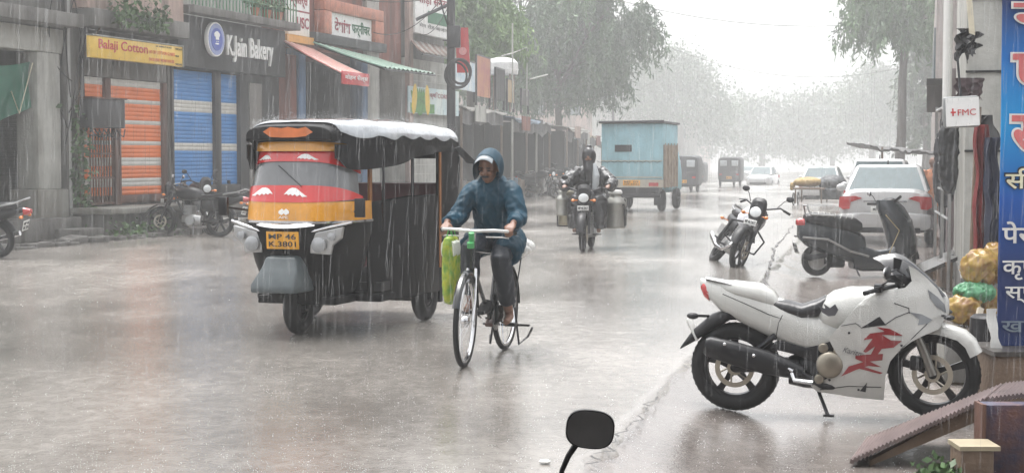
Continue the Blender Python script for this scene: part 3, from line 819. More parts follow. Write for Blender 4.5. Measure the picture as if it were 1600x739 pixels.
def commuter(name, label, loc, rotz, body=None, tankm=None, group=None, st=0.0, lean=0.0, tank_cloth=False, platetxt=("MP 46", "2417"), cowl=True, scale=1.0, stand=True, rimstyle="spoke5", seatrest=True):
    body = body or BPL; tankm = tankm or body
    t = thing(name, label, "motorcycle", loc, rotz, group, scale)
    if lean: t.rotation_euler = (lean, 0, rotz)
    I = Matrix(); S = steer(1.0, .75, st, R(26))
    wheel(t, I, 0, .30, .09, rimstyle); wheel(t, S, 1.26, .30, .075, rimstyle, disc=.07)
    g = MB(); g.tube([(1.02, 0, .88), (.75, 0, .78), (.3, 0, .72), (-.15, 0, .78)], .024, 8); g.tube([(1.0, 0, .82), (.78, 0, .45), (.72, 0, .24), (.35, 0, .24), (.33, 0, .7)], .022, 8)
    for s in (-1, 1): g.tube([(.36, .07 * s, .3), (0, .09 * s, .3)], .02, 8); g.tube([(.0, .11 * s, .3), (.12, .12 * s, .68)], [.028, .022], 8)
    g.build("frame", BMT, t)
    g = MB(); g.hull([(.38, .22, .42, .09), (.5, .2, .45, .12), (.66, .2, .46, .12), (.78, .24, .42, .09)], 12, 3)
    for k in range(7): g.box(.56, .74, -.1, .1, .43 + k * .028, .445 + k * .028)
    g.lathe([(.09, -.15), (.1, -.12), (.1, .12), (.09, .15)], (.58, 0, .31), 'Y', 18); g.build("engine", ALU, t)
    g = MB(); g.tube([(.72, -.05, .45), (.82, -.08, .3), (.7, -.12, .2), (.3, -.14, .22), (-.2, -.16, .34), (-.32, -.16, .37)], [.02, .02, .025, .035, .045, .04], 10); g.build("exhaust", CHR, t)
    g = MB(); g.hull([(.36, .74, .82, .08), (.42, .72, .92, .12), (.6, .7, .98, .155), (.8, .72, .97, .15), (.93, .78, .92, .09)], 18, 2.4, top=.8); g.build("fuel_tank", tankm, t)
    g = MB(); g.hull([(-.42, .80, .86, .07), (-.36, .77, .89, .11), (-.1, .76, .87, .125), (.15, .74, .83, .13), (.35, .74, .82, .10), (.42, .76, .86, .07)], 16, 3); g.build("seat", SEATM, t)
    g = MB(); g.hull([(-.52, .74, .80, .05), (-.4, .68, .80, .1), (-.1, .58, .77, .11), (.2, .5, .74, .11), (.36, .5, .72, .08)], 14, 3.2); g.build("side_panel", body, t)
    g = MB(); g.hull([(-.6, .70, .77, .05), (-.54, .68, .79, .075), (-.5, .68, .8, .075)], 12, 3); g.build("tail_light", REDL, t)
    for s in (-1, 1):
        g = MB(); g.ell((-.5, s * .14, .66), (.035, .03, .025)); g.tube([(-.48, 0, .68), (-.48, s * .13, .665)], .008, 6); g.build("indicator", ORL, t)
        g = MB(S); g.ell((1.16, s * .17, .82), (.035, .03, .025)); g.tube([(1.14, 0, .83), (1.14, s * .15, .82)], .008, 6); g.build("indicator", ORL, t)
    g = MB(); g.tube([(-.1, .13, .82), (-.38, .13, .87), (-.55, .09, .93), (-.55, -.09, .93), (-.38, -.13, .87), (-.1, -.13, .82)], .014, 8); g.build("grab_rail", ALU, t)
    # rear mudguard and plate
    g = MB(); arc = [R(a) for a in (40, 60, 80, 100, 120, 140, 158)]
    g.loft([[(rr * math.cos(a) + 0, yy, .3 + rr * math.sin(a)) for rr, yy in ((.33, -.075), (.36, -.045), (.365, 0), (.36, .045), (.33, .075), (.345, .0))] for a in arc]); g.build("rear_mudguard", BPL, t)
    plate(I, t, -.50, -.1, .1, .44, .6, platetxt, True, tilt=R(-14))
    g = MB(S); arc = [R(a) for a in (5, 25, 50, 75, 100, 130, 150)]
    g.loft([[(1.26 + rr * math.cos(a), yy, .3 + rr * math.sin(a)) for rr, yy in ((.325, -.062), (.345, -.04), (.352, 0), (.345, .04), (.325, .062), (.338, .0))] for a in arc]); g.build("front_mudguard", tankm if cowl else BPL, t)
    g = MB(S)
    for s in (-1, 1): g.tube([(1.26, s * .085, .3), (1.15, s * .085, .58), (1.0, s * .085, .92)], [.028, .026, .02], 8)
    g.box(.96, 1.08, -.11, .11, .86, .9); g.build("front_fork", BMT, t)
    g = MB(S); g.tube([(.86, .37, .99), (.98, .26, 1.02), (1.02, .08, .95), (1.02, -.08, .95), (.98, -.26, 1.02), (.86, -.37, .99)], .012, 8)
    for s in (-1, 1):
        g.tube([(.86, s * .37, .99), (.93, s * .29, 1.01)], .018, 8); g.tube([(.98, s * .24, 1.03), (.99, s * .36, 1.0)], .007, 6)
    g.build("handlebar", BMT, t)
    g = MB(S)
    if cowl: g.hull([(1.05, .82, 1.02, .1), (1.12, .74, 1.08, .12), (1.17, .76, 1.02, .09)], 14, 3)
    g.lathe([(.08, 0), (.095, .08), (.09, .1)], (1.06, 0, .86), 'X', 20); h = g.build("headlight_cowl", body, t)
    g = MB(S); g.ell((1.165, 0, .86), (.025, .085, .075)); g.build("headlight", GLS, h)
    for s in (-1, 1): mirror_part(S, t, (.95, s * .2, 1.02), (.93, s * .33, 1.18))
    plate(S, t, 1.24, -.09, .09, .66, .74, ("MP 46 2417",), False)
    g = MB(); g.tube([(.7, -.15, .27), (.7, -.24, .26), (.7, .24, .26), (.7, .15, .27)], .012, 6); g.tube([(.2, -.22, .33), (.2, .22, .33)], .012, 6); g.build("foot_rest", BMT, t)
    if stand:
        g = MB(); g.tube([(.5, .12, .25), (.42, .3, .01)], .011, 6); g.build("side_stand", BMT, t)
    return t

H79 = None
# black bike at the left edge: its rear towards us
p = ground(30, 404); 
b1 = commuter("parked_motorcycle", "black motorcycle with orange indicator and white plate at far left edge", (p.x - .35, p.y + .05, gz(p.x, p.y)), R(172), lean=R(-7), platetxt=("MP 46", "MC 2251"))
p = ground(288, 366)
b2 = commuter("parked_motorcycle", "black and red motorcycle with round headlight facing the street by blue shutters", (p.x, p.y + .8, 0), R(-62), st=R(15), lean=R(7), scale=1.08)
p = ground(375, 372)
b3 = commuter("parked_motorcycle", "black motorcycle with grey grab rail parked beside the rickshaw", (p.x - .45, p.y + .3, 0), R(165), st=R(10), lean=R(6), cowl=True)
# leaning motorcycle with a white cloth on the tank
p = ground(1140, 416, -.0)
lean_bike = commuter("leaning_motorcycle", "motorcycle leaning hard on its stand, tank wrapped in a white cloth", (p.x - .1, p.y + 1.28, gz(p.x, p.y + 1) - .03), R(-86), st=R(-38), lean=R(-35), scale=1.05)
g = MB(); g.hull([(.34, .74, .86, .12), (.45, .66, .97, .17), (.65, .64, 1.03, .195), (.82, .68, 1.01, .18), (.9, .74, .95, .12)], 18, 2.3, top=.8)
tc_ = thing("tank_cloth", "white cloth wrapped over tank of the leaning motorcycle", "cloth"); tc_.location = lean_bike.location; tc_.rotation_euler = lean_bike.rotation_euler
g.build("cloth", mat("white_cloth", (.72, .72, .76), .6), tc_, remesh=.02, disp=.02, dscale=.08)
g = MB(); g.tube([(.82, .12, .35), (.84, .26, .38), (.84, .28, .6), (.84, .1, .68)], .014, 8); g.tube([(.82, -.12, .35), (.84, -.26, .38), (.84, -.28, .6), (.84, -.1, .68)], .014, 8); g.build("crash_guard", BMT, lean_bike)
# bikes under the stalls, far left row
g0 = None
for k, (u, v, Y) in enumerate(((842, 0, 66), (862, 0, 69), (884, 0, 72), (826, 0, 62))):
    X = (u - 800) / 2400 * Y; lab = ["motorcycle with white plate by the stalls, second in its row from the left", "motorcycle by the stalls, third in its row from the left", "rightmost motorcycle of the row by the stalls behind the can rider", "leftmost motorcycle of the row parked by the dark stalls"][k]
    if g0 is None: g0 = commuter("stall_motorcycle", lab, (X, Y, gz(X, Y)), R(-70), group="motorcycles parked by the stalls", lean=R(7), scale=1.15)
    else: dup(g0, (X, Y, gz(X, Y)), R(-70 + 9 * k), lab)

# ------------------------------------------------------------------ white sports motorcycle (traced side view)
K0 = ground(1149, 641, -.13)
kz = gz(K0.x, K0.y)
HK = R(-14)
spb = thing("sports_motorcycle", "white faired sports motorcycle with red flash graphics on side stand", "motorcycle", (K0.x, K0.y, -.13), HK)
WB = 1.27
def K(u, v, lift=0):
    k = (u - 1149) / 311.0; s = 236 + 10 * k
    return (k * WB, (641 + 17 * k - v) / s)
def KP(L): return [K(*q) for q in L]
I = Matrix(); SK = steer(1.10, .7, R(-12), R(25))
wheel(spb, I, 0, .295, .105, "spoke5", disc=-.07)
wheel(spb, SK, WB, .295, .085, "spoke5", disc=-.06)
WSP = mat("pearl_white", (.50, .50, .475), .2, coat=1, var=.06, scale=3, bump=.22, bscale=150)
# tail unit
def khull(t_, name, m, st, n=20, e=2.6, top=.8, T=None, **kw):
    g = MB(T or Matrix()); L = []
    for q in st:
        (x0, z0), (x1, z1) = K(q[0], q[1]), K(q[0], q[2]); L.append((x0, min(z0, z1), max(z0, z1), *q[3:]))
    g.hull(L, n, e, top=top); return g.build(name, m, t_, smooth=60, **kw)
khull(spb, "tail_cowl", WSP, [(1092, 446, 432, .035), (1103, 463, 434, .07), (1125, 484, 437, .095), (1165, 506, 447, .12), (1205, 526, 458, .14), (1240, 542, 472, .15), (1275, 553, 488, .15), (1320, 556, 494, .135), (1350, 530, 498, .11)], top=.72)
khull(spb, "seat", SEATM, [(1205, 478, 464, .10), (1235, 492, 468, .12), (1255, 498, 474, .125), (1280, 495, 466, .11), (1292, 484, 460, .08)], top=.85)
khull(spb, "pillion_cover", WSP, [(1118, 452, 436, .06), (1150, 462, 436, .1), (1190, 474, 441, .115), (1210, 482, 452, .11), (1222, 488, 470, .08)], top=.75)
khull(spb, "tail_light", REDL, [(1092, 450, 436, .03), (1098, 462, 437, .06), (1106, 469, 440, .068)], top=.9)
khull(spb, "grab_rail", ALU, [(1100, 434, 430, .05), (1130, 441, 435, .08), (1160, 449, 444, .085)], n=10)
g = MB()
khull(spb, "rear_mudguard", BPL, [(1060, 542, 538, .05), (1080, 532, 512, .06), (1110, 515, 488, .07), (1140, 498, 478, .08), (1160, 498, 478, .07)], top=.9)
g = MB(); g.tube([(K(1105, 492)[0], .0, K(1105, 492)[1]), (K(1085, 488)[0], -.12, K(1085, 488)[1])], .01, 6); g.ell((K(1083, 488)[0], -.14, K(1083, 488)[1]), (.04, .03, .022)); g.build("indicator", BPL, spb)
plate(I, spb, K(1087, 510)[0] - .03, -.1, .1, K(1087, 530)[1], K(1087, 500)[1] + .03, ("MP 09", "LQ 3416"), True, tilt=R(-25))
for sd in (-1, 1):
    for line, yy in (([(1215, 527), (1220, 500), (1226, 488)], .148), ([(1130, 455), (1165, 470), (1205, 488), (1240, 500)], .118)):
        g = MB(); g.tube([(K(*q)[0], sd * yy, K(*q)[1]) for q in line], .003, 4); g.build("panel_seam", BPL, spb)
# tank
khull(spb, "fuel_tank", WSP, [(1278, 492, 484, .06), (1288, 510, 464, .12), (1305, 516, 453, .155), (1330, 520, 447, .175), (1360, 520, 447, .18), (1390, 510, 455, .15), (1410, 495, 468, .1)], top=.72, e=2.4)
g = MB(); g.plate(KP([(1283, 474), (1293, 478), (1290, 470), (1300, 477), (1308, 471), (1313, 480), (1308, 489), (1298, 490), (1288, 484)]), lambda x, z: -.176, .004, .03); g.build("tank_emblem", mat("emblem_grey", (.10, .10, .11), .3), spb)
# main fairing: shaped plates on both sides, vent cut between upper and lower sheets
FAIR = [(1318, 502), (1345, 470), (1370, 450), (1400, 449), (1414, 447), (1424, 437), (1419, 413), (1430, 419), (1446, 432), (1463, 450), (1474, 470), (1478, 490), (1466, 512), (1440, 522), (1424, 530), (1405, 545), (1393, 560), (1386, 585), (1384, 624), (1340, 619), (1280, 609), (1271, 600), (1296, 588), (1312, 568), (1315, 555), (1305, 538), (1298, 524)]
def fy(x, z):
    xm = x; a = .155 + .045 * math.sin(min(1, max(0, (xm - .5) / .9)) * math.pi) - .10 * max(0, (xm - 1.12) / .35) ** 1.5 - .06 * sstep(.75, 1.0, z)
    a += .02 * math.sin(z * 9 + x * 3)
    if z < .3: a -= .10 * ((.3 - z) / .22) ** 1.3
    return a
VENT = [(1348, 506), (1376, 492), (1383, 502)]
for sd in (-1, 1):
    g = MB(); g.plate(KP(FAIR), (lambda x, z, sd=sd: sd * fy(x, z)), .018, .035, side=sd)
    f_ = g.build("side_fairing", WSP, spb, smooth=55)
    g = MB(); g.plate(KP([(1347, 508), (1376, 490), (1386, 503)]), (lambda x, z, sd=sd: sd * (fy(x, z) + .004)), .006, .05, side=sd); g.build("vent", BPL, f_)
    g = MB(); g.plate(KP([(1421, 484), (1440, 488), (1456, 497), (1448, 503), (1434, 504), (1436, 496)]), (lambda x, z, sd=sd: sd * (fy(x, z) + .004)), .006, .04, side=sd); g.build("side_lamp", mat("smoked_lamp", (.16, .17, .18), .1, coat=1), f_)
    g = MB(); g.plate(KP([(1448, 450), (1463, 462), (1474, 474), (1477, 488), (1462, 478), (1452, 464)]), (lambda x, z, sd=sd: sd * (fy(x, z) + .004)), .006, .04, side=sd); g.build("headlight_lens", mat("smoked_lamp", (.16, .17, .18), .1, coat=1), f_)
    for line in ([(1398, 470), (1420, 478), (1421, 486)], [(1318, 504), (1340, 500), (1348, 506)], [(1384, 503), (1400, 492), (1421, 484)], [(1285, 606), (1330, 600), (1380, 602)], [(1448, 503), (1430, 520), (1408, 542)]):
        g = MB(); g.tube([(K(*q)[0], sd * (fy(*K(*q)) + .002), K(*q)[1]) for q in line], .0028, 4); g.build("panel_seam", BPL, f_)
    for q in ((1330, 515), (1300, 590), (1345, 606), (1410, 535)):
        a_ = K(*q); g = MB(); g.ell((a_[0], sd * (fy(*a_) + .004), a_[1]), (.008, .004, .008), 8, 5); g.build("bolt", BMT, f_)
    g = MB(); g.plate(KP([(1347, 608), (1358, 594), (1356, 610)]), (lambda x, z, sd=sd: sd * (fy(x, z) + .004)), .006, .04, side=sd); g.build("vent", BPL, f_)
    RG = mat("graphic_red", (.24, .015, .02), .2, coat=.8)
    for poly in ([(1372, 506), (1392, 509), (1412, 520), (1380, 518), (1394, 527), (1410, 528), (1398, 538), (1380, 540), (1372, 552), (1362, 552), (1370, 536), (1356, 546), (1352, 544), (1366, 524), (1352, 526), (1362, 516), (1384, 513)],
                 [(1340, 551), (1358, 549), (1382, 548), (1381, 558), (1362, 560), (1380, 569), (1360, 567), (1342, 573), (1318, 584), (1330, 568), (1352, 561), (1340, 556)],
                 [(1346, 566), (1382, 578), (1378, 580), (1340, 570)]):
        g = MB(); g.plate(KP(poly), (lambda x, z, sd=sd: sd * (fy(x, z) + .005)), .004, .04, side=sd); g.build("red_graphic", RG, f_)
    Mt = Matrix.Translation((K(1320, 545)[0], sd * (fy(*K(1330, 540)) + .006), K(1320, 545)[1])) @ (Matrix.Rotation(math.pi, 4, 'Z') if sd > 0 else Matrix()) @ Matrix.Rotation(math.pi / 2, 4, 'X') @ Matrix.Rotation(R(-12), 4, 'Z')
    text("Karizma", mat("emblem_grey", (.1, .1, .11), .3), f_, Mt, width=.15, height=.035, ext=.002, shear=.3)
# nose and front cowl
khull(spb, "nose_cowl", WSP, [(1395, 500, 452, .13), (1420, 505, 440, .13), (1436, 512, 428, .13), (1452, 516, 438, .12), (1466, 512, 452, .09), (1476, 502, 458, .07), (1482, 492, 470, .03)], top=.75, e=2.3)
g = MB(SK)
P0 = KP([(1398, 398), (1412, 402), (1440, 424), (1462, 448), (1474, 462), (1470, 470), (1444, 446), (1424, 434), (1408, 446), (1400, 440), (1394, 420)])
rings = []
for (u0, v0), w in (((1400, 394), .05), ((1414, 399), .09), ((1430, 411), .12), ((1448, 427), .125), ((1464, 445), .10), ((1478, 462), .05)):
    x, z = K(u0, v0); rings.append([(x - .05 * (1 - math.cos(a)) - .10 * abs(math.sin(a)) ** 2, w * math.sin(a), z - .04 * (1 - math.cos(a))) for a in [R(-80 + 16 * k) for k in range(11)]])
g.loft(rings, closed=False, caps=False); ws = g.build("windscreen", mat("dark_screen", (.02, .02, .022), .08, coat=1), spb, smooth=180)
g = MB(); g.plate(KP([(1396, 400), (1410, 404), (1404, 425), (1412, 444), (1424, 436), (1420, 446), (1404, 450), (1396, 436)]), lambda x, z: -.12, .01, .05); g.plate(KP([(1396, 400), (1410, 404), (1404, 425), (1412, 444), (1424, 436), (1420, 446), (1404, 450), (1396, 436)]), lambda x, z: .12, .01, .05, side=1); g.build("screen_frame", BPL, spb)
g = MB(); a = K(1462, 470); g.ell((a[0], 0, a[1]), (.05, .1, .09)); g.build("headlight", GLS, spb)
for sd in (-1, 1):
    a = K(1478, 492); g = MB(); g.tube([(a[0] - .06, sd * .06, a[1]), (a[0], sd * .17, a[1] - .0)], .008, 6); g.ell((a[0] + .01, sd * .19, a[1] - .005), (.035, .04, .018)); g.build("indicator", BPL, spb)
# bars, instruments
g = MB(SK); a = K(1372, 446); b = K(1408, 442)
for sd in (-1, 1):
    g.tube([(a[0] - .02, sd * .33, a[1]), (a[0] + .06, sd * .2, a[1] + .01), (b[0], sd * .1, b[1])], [.017, .014, .014], 8); g.tube([(a[0] + .04, sd * .3, a[1] + .03), (a[0] + .08, sd * .2, a[1] + .03)], .008, 6)
    g.box(a[0] + .02, a[0] + .07, sd * .2 - .03, sd * .2 + .03, a[1] - .01, a[1] + .04)
g.build("handlebar", BPL, spb, bevel=.004)
g = MB(SK)
for sd in (-1, 1): g.tube([(a[0] + .02, sd * .24, a[1] + .01), (a[0] + .12, sd * .2, a[1] + .07), (b[0] + .06, sd * .08, b[1] - .02), (b[0] + .05, sd * .09, .55)], .006, 5)
g.build("brake_cable", BLK, spb)
# mirror standing above the screen like in the picture
for sd in (-1, 1):
    mirror_part(SK, spb, (K(1420, 430)[0], sd * .12, K(1420, 425)[1]), (K(1400, 410)[0], sd * .27, K(1400, 416)[1]), r=(.06, .035))
# engine, frame covers
g = MB(); g.plate(KP([(1205, 540), (1222, 528), (1262, 540), (1310, 528), (1330, 512), (1338, 520), (1312, 545), (1300, 560), (1290, 568), (1262, 556), (1238, 548)]), lambda x, z: -.13, .26, .06); g.build("frame_cover", BPL, spb, bevel=.006)
g = MB(); c = K(1300, 566); g.lathe([(.02, -.19), (.065, -.185), (.085, -.17), (.088, -.10), (.088, .12), (.06, .15)], (c[0], 0, c[1]), 'Y', 26)
for (u, v, r_) in ((1290, 540, .03), (1312, 545, .025), (1284, 588, .03)):
    c2 = K(u, v); g.lathe([(r_, -.17), (r_ * 1.1, -.15), (r_ * 1.1, .1)], (c2[0], 0, c2[1]), 'Y', 14)
g.build("engine_cover", mat("engine_bronze", (.30, .27, .22), .35, metal=.8), spb, bevel=.004)
g = MB(); khull(spb, "engine", BMT, [(1235, 600, 556, .08), (1260, 606, 548, .11), (1300, 610, 530, .13), (1350, 606, 520, .12), (1375, 596, 530, .09)])
g = MB(); g.tube([(0, -.09, .295), (.42, -.1, .33)], [.03, .035], 8); g.tube([(0, .09, .295), (.42, .1, .33)], [.03, .035], 8); g.tube([(0.0, -.1, .3), (K(1215, 520)[0], -.11, K(1215, 520)[1])], .02, 8)
g.build("swing_arm", BMT, spb)
c0, c1 = K(1104, 532), K(1258, 578)
g = MB(); dx = Vector((c1[0] - c0[0], 0, c1[1] - c0[1])); rings = []
for k, (tt_, hh) in enumerate(((0, .05), (.04, .068), (.3, .078), (.62, .078), (.85, .062), (1.0, .04))):
    cpt = Vector((c0[0], -.19 + .05 * tt_, c0[1])) + dx * tt_; nrm = Vector((-dx.z, 0, dx.x)).normalized()
    rings.append([tuple(cpt + nrm * hh * math.sin(a) + Vector((0, .05 * math.cos(a), 0))) for a in [2 * math.pi * q / 16 for q in range(16)]])
g.loft(rings); ex = g.build("exhaust", BPL, spb)
g = MB(); g.tube([(c1[0] - .02, -.14, c1[1]), (K(1290, 600)[0], -.13, K(1290, 600)[1]), (K(1330, 604)[0], -.08, K(1330, 604)[1])], .022, 10); g.build("exhaust_pipe", BMT, ex)
for (u, v) in ((1137, 530), (1183, 548)):
    c2 = K(u, v); g = MB(); g.ell((c2[0], -.235, c2[1]), (.012, .01, .012)); g.build("bolt", CHR, ex)
g = MB(); g.tube([(K(1240, 572)[0], -.17, K(1240, 572)[1]), (K(1246, 586)[0], -.2, K(1246, 588)[1]), (K(1275, 592)[0], -.22, K(1275, 592)[1])], .016, 8); g.tube([(K(1222, 562)[0], -.17, K(1222, 562)[1]), (K(1244, 574)[0], -.19, K(1244, 574)[1])], .014, 8); g.build("foot_peg", CHR, spb)
g = MB(); a, b = K(1280, 608), K(1298, 642); g.tube([(a[0], .0, a[1]), (b[0], -.12, .012)], .012, 8); g.box(b[0] - .03, b[0] + .04, -.14, -.09, .005, .018); g.build("side_stand", BMT, spb)
# front fork and mudguard
g = MB(SK)
for s in (-1, 1): g.tube([(WB + .01, s * .1, .30), (WB - .06, s * .1, .48), (WB - .22, s * .1, .82)], [.03, .03, .024], 10)
g.build("front_fork", mat("fork_grey", (.22, .21, .19), .35, metal=.7), spb)
g = MB(SK); arc = [R(a) for a in range(14, 192, 14)]; rings = []
for i, a in enumerate(arc):
    r0 = .302; pk = .012 if i in (2, 3) else 0
    rings.append([(WB + (r0 + h_) * math.cos(a) + pk * .5, yy, .295 + (r0 + h_) * math.sin(a) + pk) for yy, h_ in ((-.07, -.035), (-.06, .014), (-.03, .034), (0, .038), (.03, .034), (.06, .014), (.07, -.035), (.055, -.02), (0, .02), (-.055, -.02))])
g.mi = 0; g.loft(rings[1:9]); g.build("front_mudguard", WSP, spb, smooth=50)
g = MB(SK); g.loft(rings[8:]); g.build("mudguard_tail", BPL, spb, smooth=50)
g = MB(SK); g.box(WB - .13, WB - .05, -.13, -.075, .33, .42); g.build("brake_caliper", BMT, spb, bevel=.01)

# ------------------------------------------------------------------ scooter
p0 = ground(1276, 431, -.13)
sc = thing("black_scooter", "black scooter with white striped seat parked behind sports motorcycle", "scooter", (p0.x, p0.y, -.13), R(6))
# pixel tracing frame: rear axle contact (1276, 431), 110 px per metre
def Q(u, v): return ((u - 1276) / 108.0, (431 - v) / 109.0)
def qhull(name, m, st, t_=sc, T=None, n=18, e=2.5, top=.8, **kw):
    g = MB(T or Matrix()); L = []
    for q in st:
        x, _ = Q(q[0], 0); z0, z1 = Q(0, q[1])[1], Q(0, q[2])[1]; L.append((x, min(z0, z1), max(z0, z1), *q[3:]))
    g.hull(L, n, e, top=top); return g.build(name, m, t_, smooth=55, **kw)
SCB = mat("scooter_black", (.02, .024, .03), .25, coat=.4, var=.05)
SS = steer(1.12, .7, R(25), R(24))
wheel(sc, I, 0, .225, .1, "disc", rimm=ALU); wheel(sc, SS, 1.25, .225, .09, "disc", rimm=ALU)
qhull("rear_body", SCB, [(1246, 372, 346, .07), (1258, 384, 345, .13), (1280, 394, 348, .18), (1305, 404, 352, .2), (1335, 413, 358, .17), (1350, 415, 370, .12)], top=.7)
qhull("seat", SEATM, [(1256, 348, 336, .09), (1270, 352, 332, .13), (1300, 360, 336, .14), (1335, 366, 341, .13), (1345, 362, 348, .08)], top=.85)
SW = mat("seat_stripe_white", (.5, .5, .48), .4)
for k in range(8):
    x, zt_ = Q(1266 + k * 9, 331.5 + k * .75)
    g = MB(); g.tube([(x - .03, -.128, zt_ - .055), (x, -.10, zt_ - .008), (x + .02, 0, zt_ - .002), (x + .0, .10, zt_ - .012)], .005, 6); g.build("seat_stripe", SW, sc)
g = MB(); a = Q(1256, 342); b = Q(1254, 322); c = Q(1300, 338)
g.tube([(c[0], -.13, c[1]), (a[0] + .05, -.13, a[1] + .06), (b[0] + .03, -.08, b[1]), (b[0] + .03, .08, b[1]), (a[0] + .05, .13, a[1] + .06), (c[0], .13, c[1])], .014, 8); g.build("grab_rail", ALU, sc)
qhull("tail_light", REDL, [(1243, 352, 344, .04), (1248, 354, 341, .08), (1254, 354, 342, .09)])
g = MB(); z0 = Q(0, 370)[1]; z1 = Q(0, 400)[1]
for sd in (-1, 1): g.tube([(Q(1247, 0)[0], sd * .2, z0), (Q(1285, 0)[0], sd * .235, z0 - .03), (Q(1320, 0)[0], sd * .235, z1 + .08), (Q(1350, 0)[0], sd * .22, z1)], .016, 8)
g.build("side_rail", ALU, sc)
plate(I, sc, Q(1246, 0)[0] - .03, -.1, .1, Q(0, 396)[1], Q(0, 378)[1], ("MP 46", "5530"), True, tilt=R(-15))
qhull("floorboard", SCB, [(1330, 420, 376, .14), (1345, 424, 384, .17), (1370, 424, 392, .18), (1395, 424, 390, .18), (1408, 420, 380, .16)], e=4, top=.9)
g = MB(); g.tube([(.1, .05, .2), (.4, .05, .2)], .09, 10); g.tube([(.1, -.13, .3), (-.15, -.15, .27), (-.25, -.15, .3)], [.03, .05, .045], 10); g.build("exhaust", BMT, sc)
rings = []
for (u, v, w, d) in ((1400, 414, .14, .05), (1408, 395, .19, .1), (1405, 370, .22, .11), (1398, 345, .22, .11), (1388, 325, .17, .1), (1382, 314, .11, .07)):
    x, z = Q(u, v); rings.append([(x + d * math.cos(a) * 2.0 + .03, w * math.sin(a), z) for a in [2 * math.pi * q / 20 for q in range(20)]])
g = MB(); g.loft(rings); g.build("front_apron", SCB, sc)
g = MB(SS); x, z = Q(1392, 322); g.ell((x - .02, 0, z + .02), (.12, .16, .09)); g.tube([(x - .1, -.34, z + .07), (x - .04, -.2, z + .05), (x, 0, z + .04), (x - .04, .2, z + .05), (x - .1, .34, z + .07)], .02, 8); g.build("handlebar", BPL, sc)
g = MB(SS); g.ell((x + .1, 0, z), (.03, .08, .06)); g.build("headlight", GLS, sc)
mirror_part(SS, sc, (x - .05, .2, z + .06), (x - .14, .24, z + .2), r=(.03, .03))
g = MB(SS); g.loft([[(1.25 + rr * math.cos(a), yy, .225 + rr * math.sin(a)) for rr, yy in ((.24, -.075), (.27, -.05), (.28, 0), (.27, .05), (.24, .075), (.26, 0))] for a in [R(q) for q in range(0, 170, 20)]]); g.tube([(1.25, -.07, .22), (1.14, -.03, .5)], .022, 8); g.build("front_mudguard", SCB, sc)
g = MB(); g.tube([(.5, -.1, .2), (.56, -.2, .01)], .012, 6); g.build("side_stand", BMT, sc)
g = MB(); a = Q(1381, 336); b = Q(1393, 360); c = Q(1382, 400); g.tube([(a[0] - .04, -.19, a[1]), (b[0] + .03, -.25, b[1]), (c[0] - .02, -.22, c[1])], .008, 6); g.build("wire_guard", mat("brass_wire", (.45, .36, .2), .4, metal=.5), sc)
# ------------------------------------------------------------------ auto rickshaw
ar = thing("auto_rickshaw", "black and yellow auto rickshaw with red windscreen bands and dripping canopy", "rickshaw", (-1.87, 13.42, 0), math.atan2(-.94, -.334), scale=(.93, 1, 1))
RW = .24
wheel(ar, I, 0, RW, .13, "disc", rimm=BMT)
for s in (-1, 1): wheel(ar, I, -1.52, RW, .13, "disc", y=s * .6, rimm=BMT)
CZ = [(.28, .32, .10), (.45, .40, .18), (.62, .46, .24), (.85, .52, .28), (1.0, .53, .29), (1.15, .525, .27), (1.3, .51, .225), (1.45, .485, .17), (1.6, .455, .11), (1.72, .43, .08)]
def cab_wx(z):
    if z <= CZ[0][0]: return CZ[0][1], CZ[0][2]
    for (a, w0, x0), (b, w1, x1) in zip(CZ, CZ[1:]):
        if z <= b:
            t_ = (z - a) / (b - a); return w0 + (w1 - w0) * t_, x0 + (x1 - x0) * t_
    return CZ[-1][1], CZ[-1][2]
CE = 3.0; CXB = -.42
def cab_s(th, z, off=0):
    w, xf = cab_wx(z); c, s_ = math.cos(th), math.sin(th)
    return (CXB + (xf - CXB + off) * abs(c) ** (2 / CE), (w + off) * abs(s_) ** (2 / CE) * (1 if s_ > 0 else -1), z)
def cab_x(y, z, off=0):
    w, xf = cab_wx(z); q = min(.999, abs(y) / (w + off))
    return CXB + (xf - CXB + off) * (1 - q ** CE) ** (1 / CE)
def band(name, m, zlo, zhi, off=0.0, th0=-90, th1=90, parent=None, n=36, nz=8):
    """zlo, zhi functions of a in 0..1 across the front"""
    g = MB(); f0 = zlo if callable(zlo) else (lambda a: zlo); f1 = zhi if callable(zhi) else (lambda a: zhi)
    g.grid(lambda a, b: cab_s(R(th0 + (th1 - th0) * a), f0(a) + (f1(a) - f0(a)) * b, off), n, nz)
    k = len(g.v); inn = [cab_s(R(th0 + (th1 - th0) * (i / n)), f0(i / n) + (f1(i / n) - f0(i / n)) * (j / nz), off - .012) for i in range(n + 1) for j in range(nz + 1)]
    fs = list(g.f); g.add(inn, [[q for q in f][::-1] for f in fs])
    return g.build(name, m, parent or ar, smooth=180)
AUB = mat("rickshaw_black", (.007, .007, .008), .45, spec=.14)
AUY = mat("rickshaw_yellow", (.66, .29, .02), .25, coat=.7)
AUR = mat("rickshaw_red", (.56, .03, .028), .22, coat=.8, var=.05)
band("front_body", AUB, .28, 1.0)
band("front_panel", AUY, 1.005, 1.17)
band("chrome_strip", CHR, .985, 1.005, .012)
wsm = mat("windscreen_glass", (.33, .34, .35), .05, coat=1, var=.1)
nt_ = wsm.node_tree.nodes["Principled BSDF"]; nt_.inputs["Transmission Weight"].default_value = .55; nt_.inputs["IOR"].default_value = 1.2
band("windscreen", wsm, 1.175, 1.6, -.004, th0=-78, th1=78)
band("lower_red_band", AUR, lambda a: 1.165 + .03 * abs(2 * a - 1) ** 2, lambda a: 1.31 - .10 * abs(2 * a - 1) ** 3, .006, -82, 82)
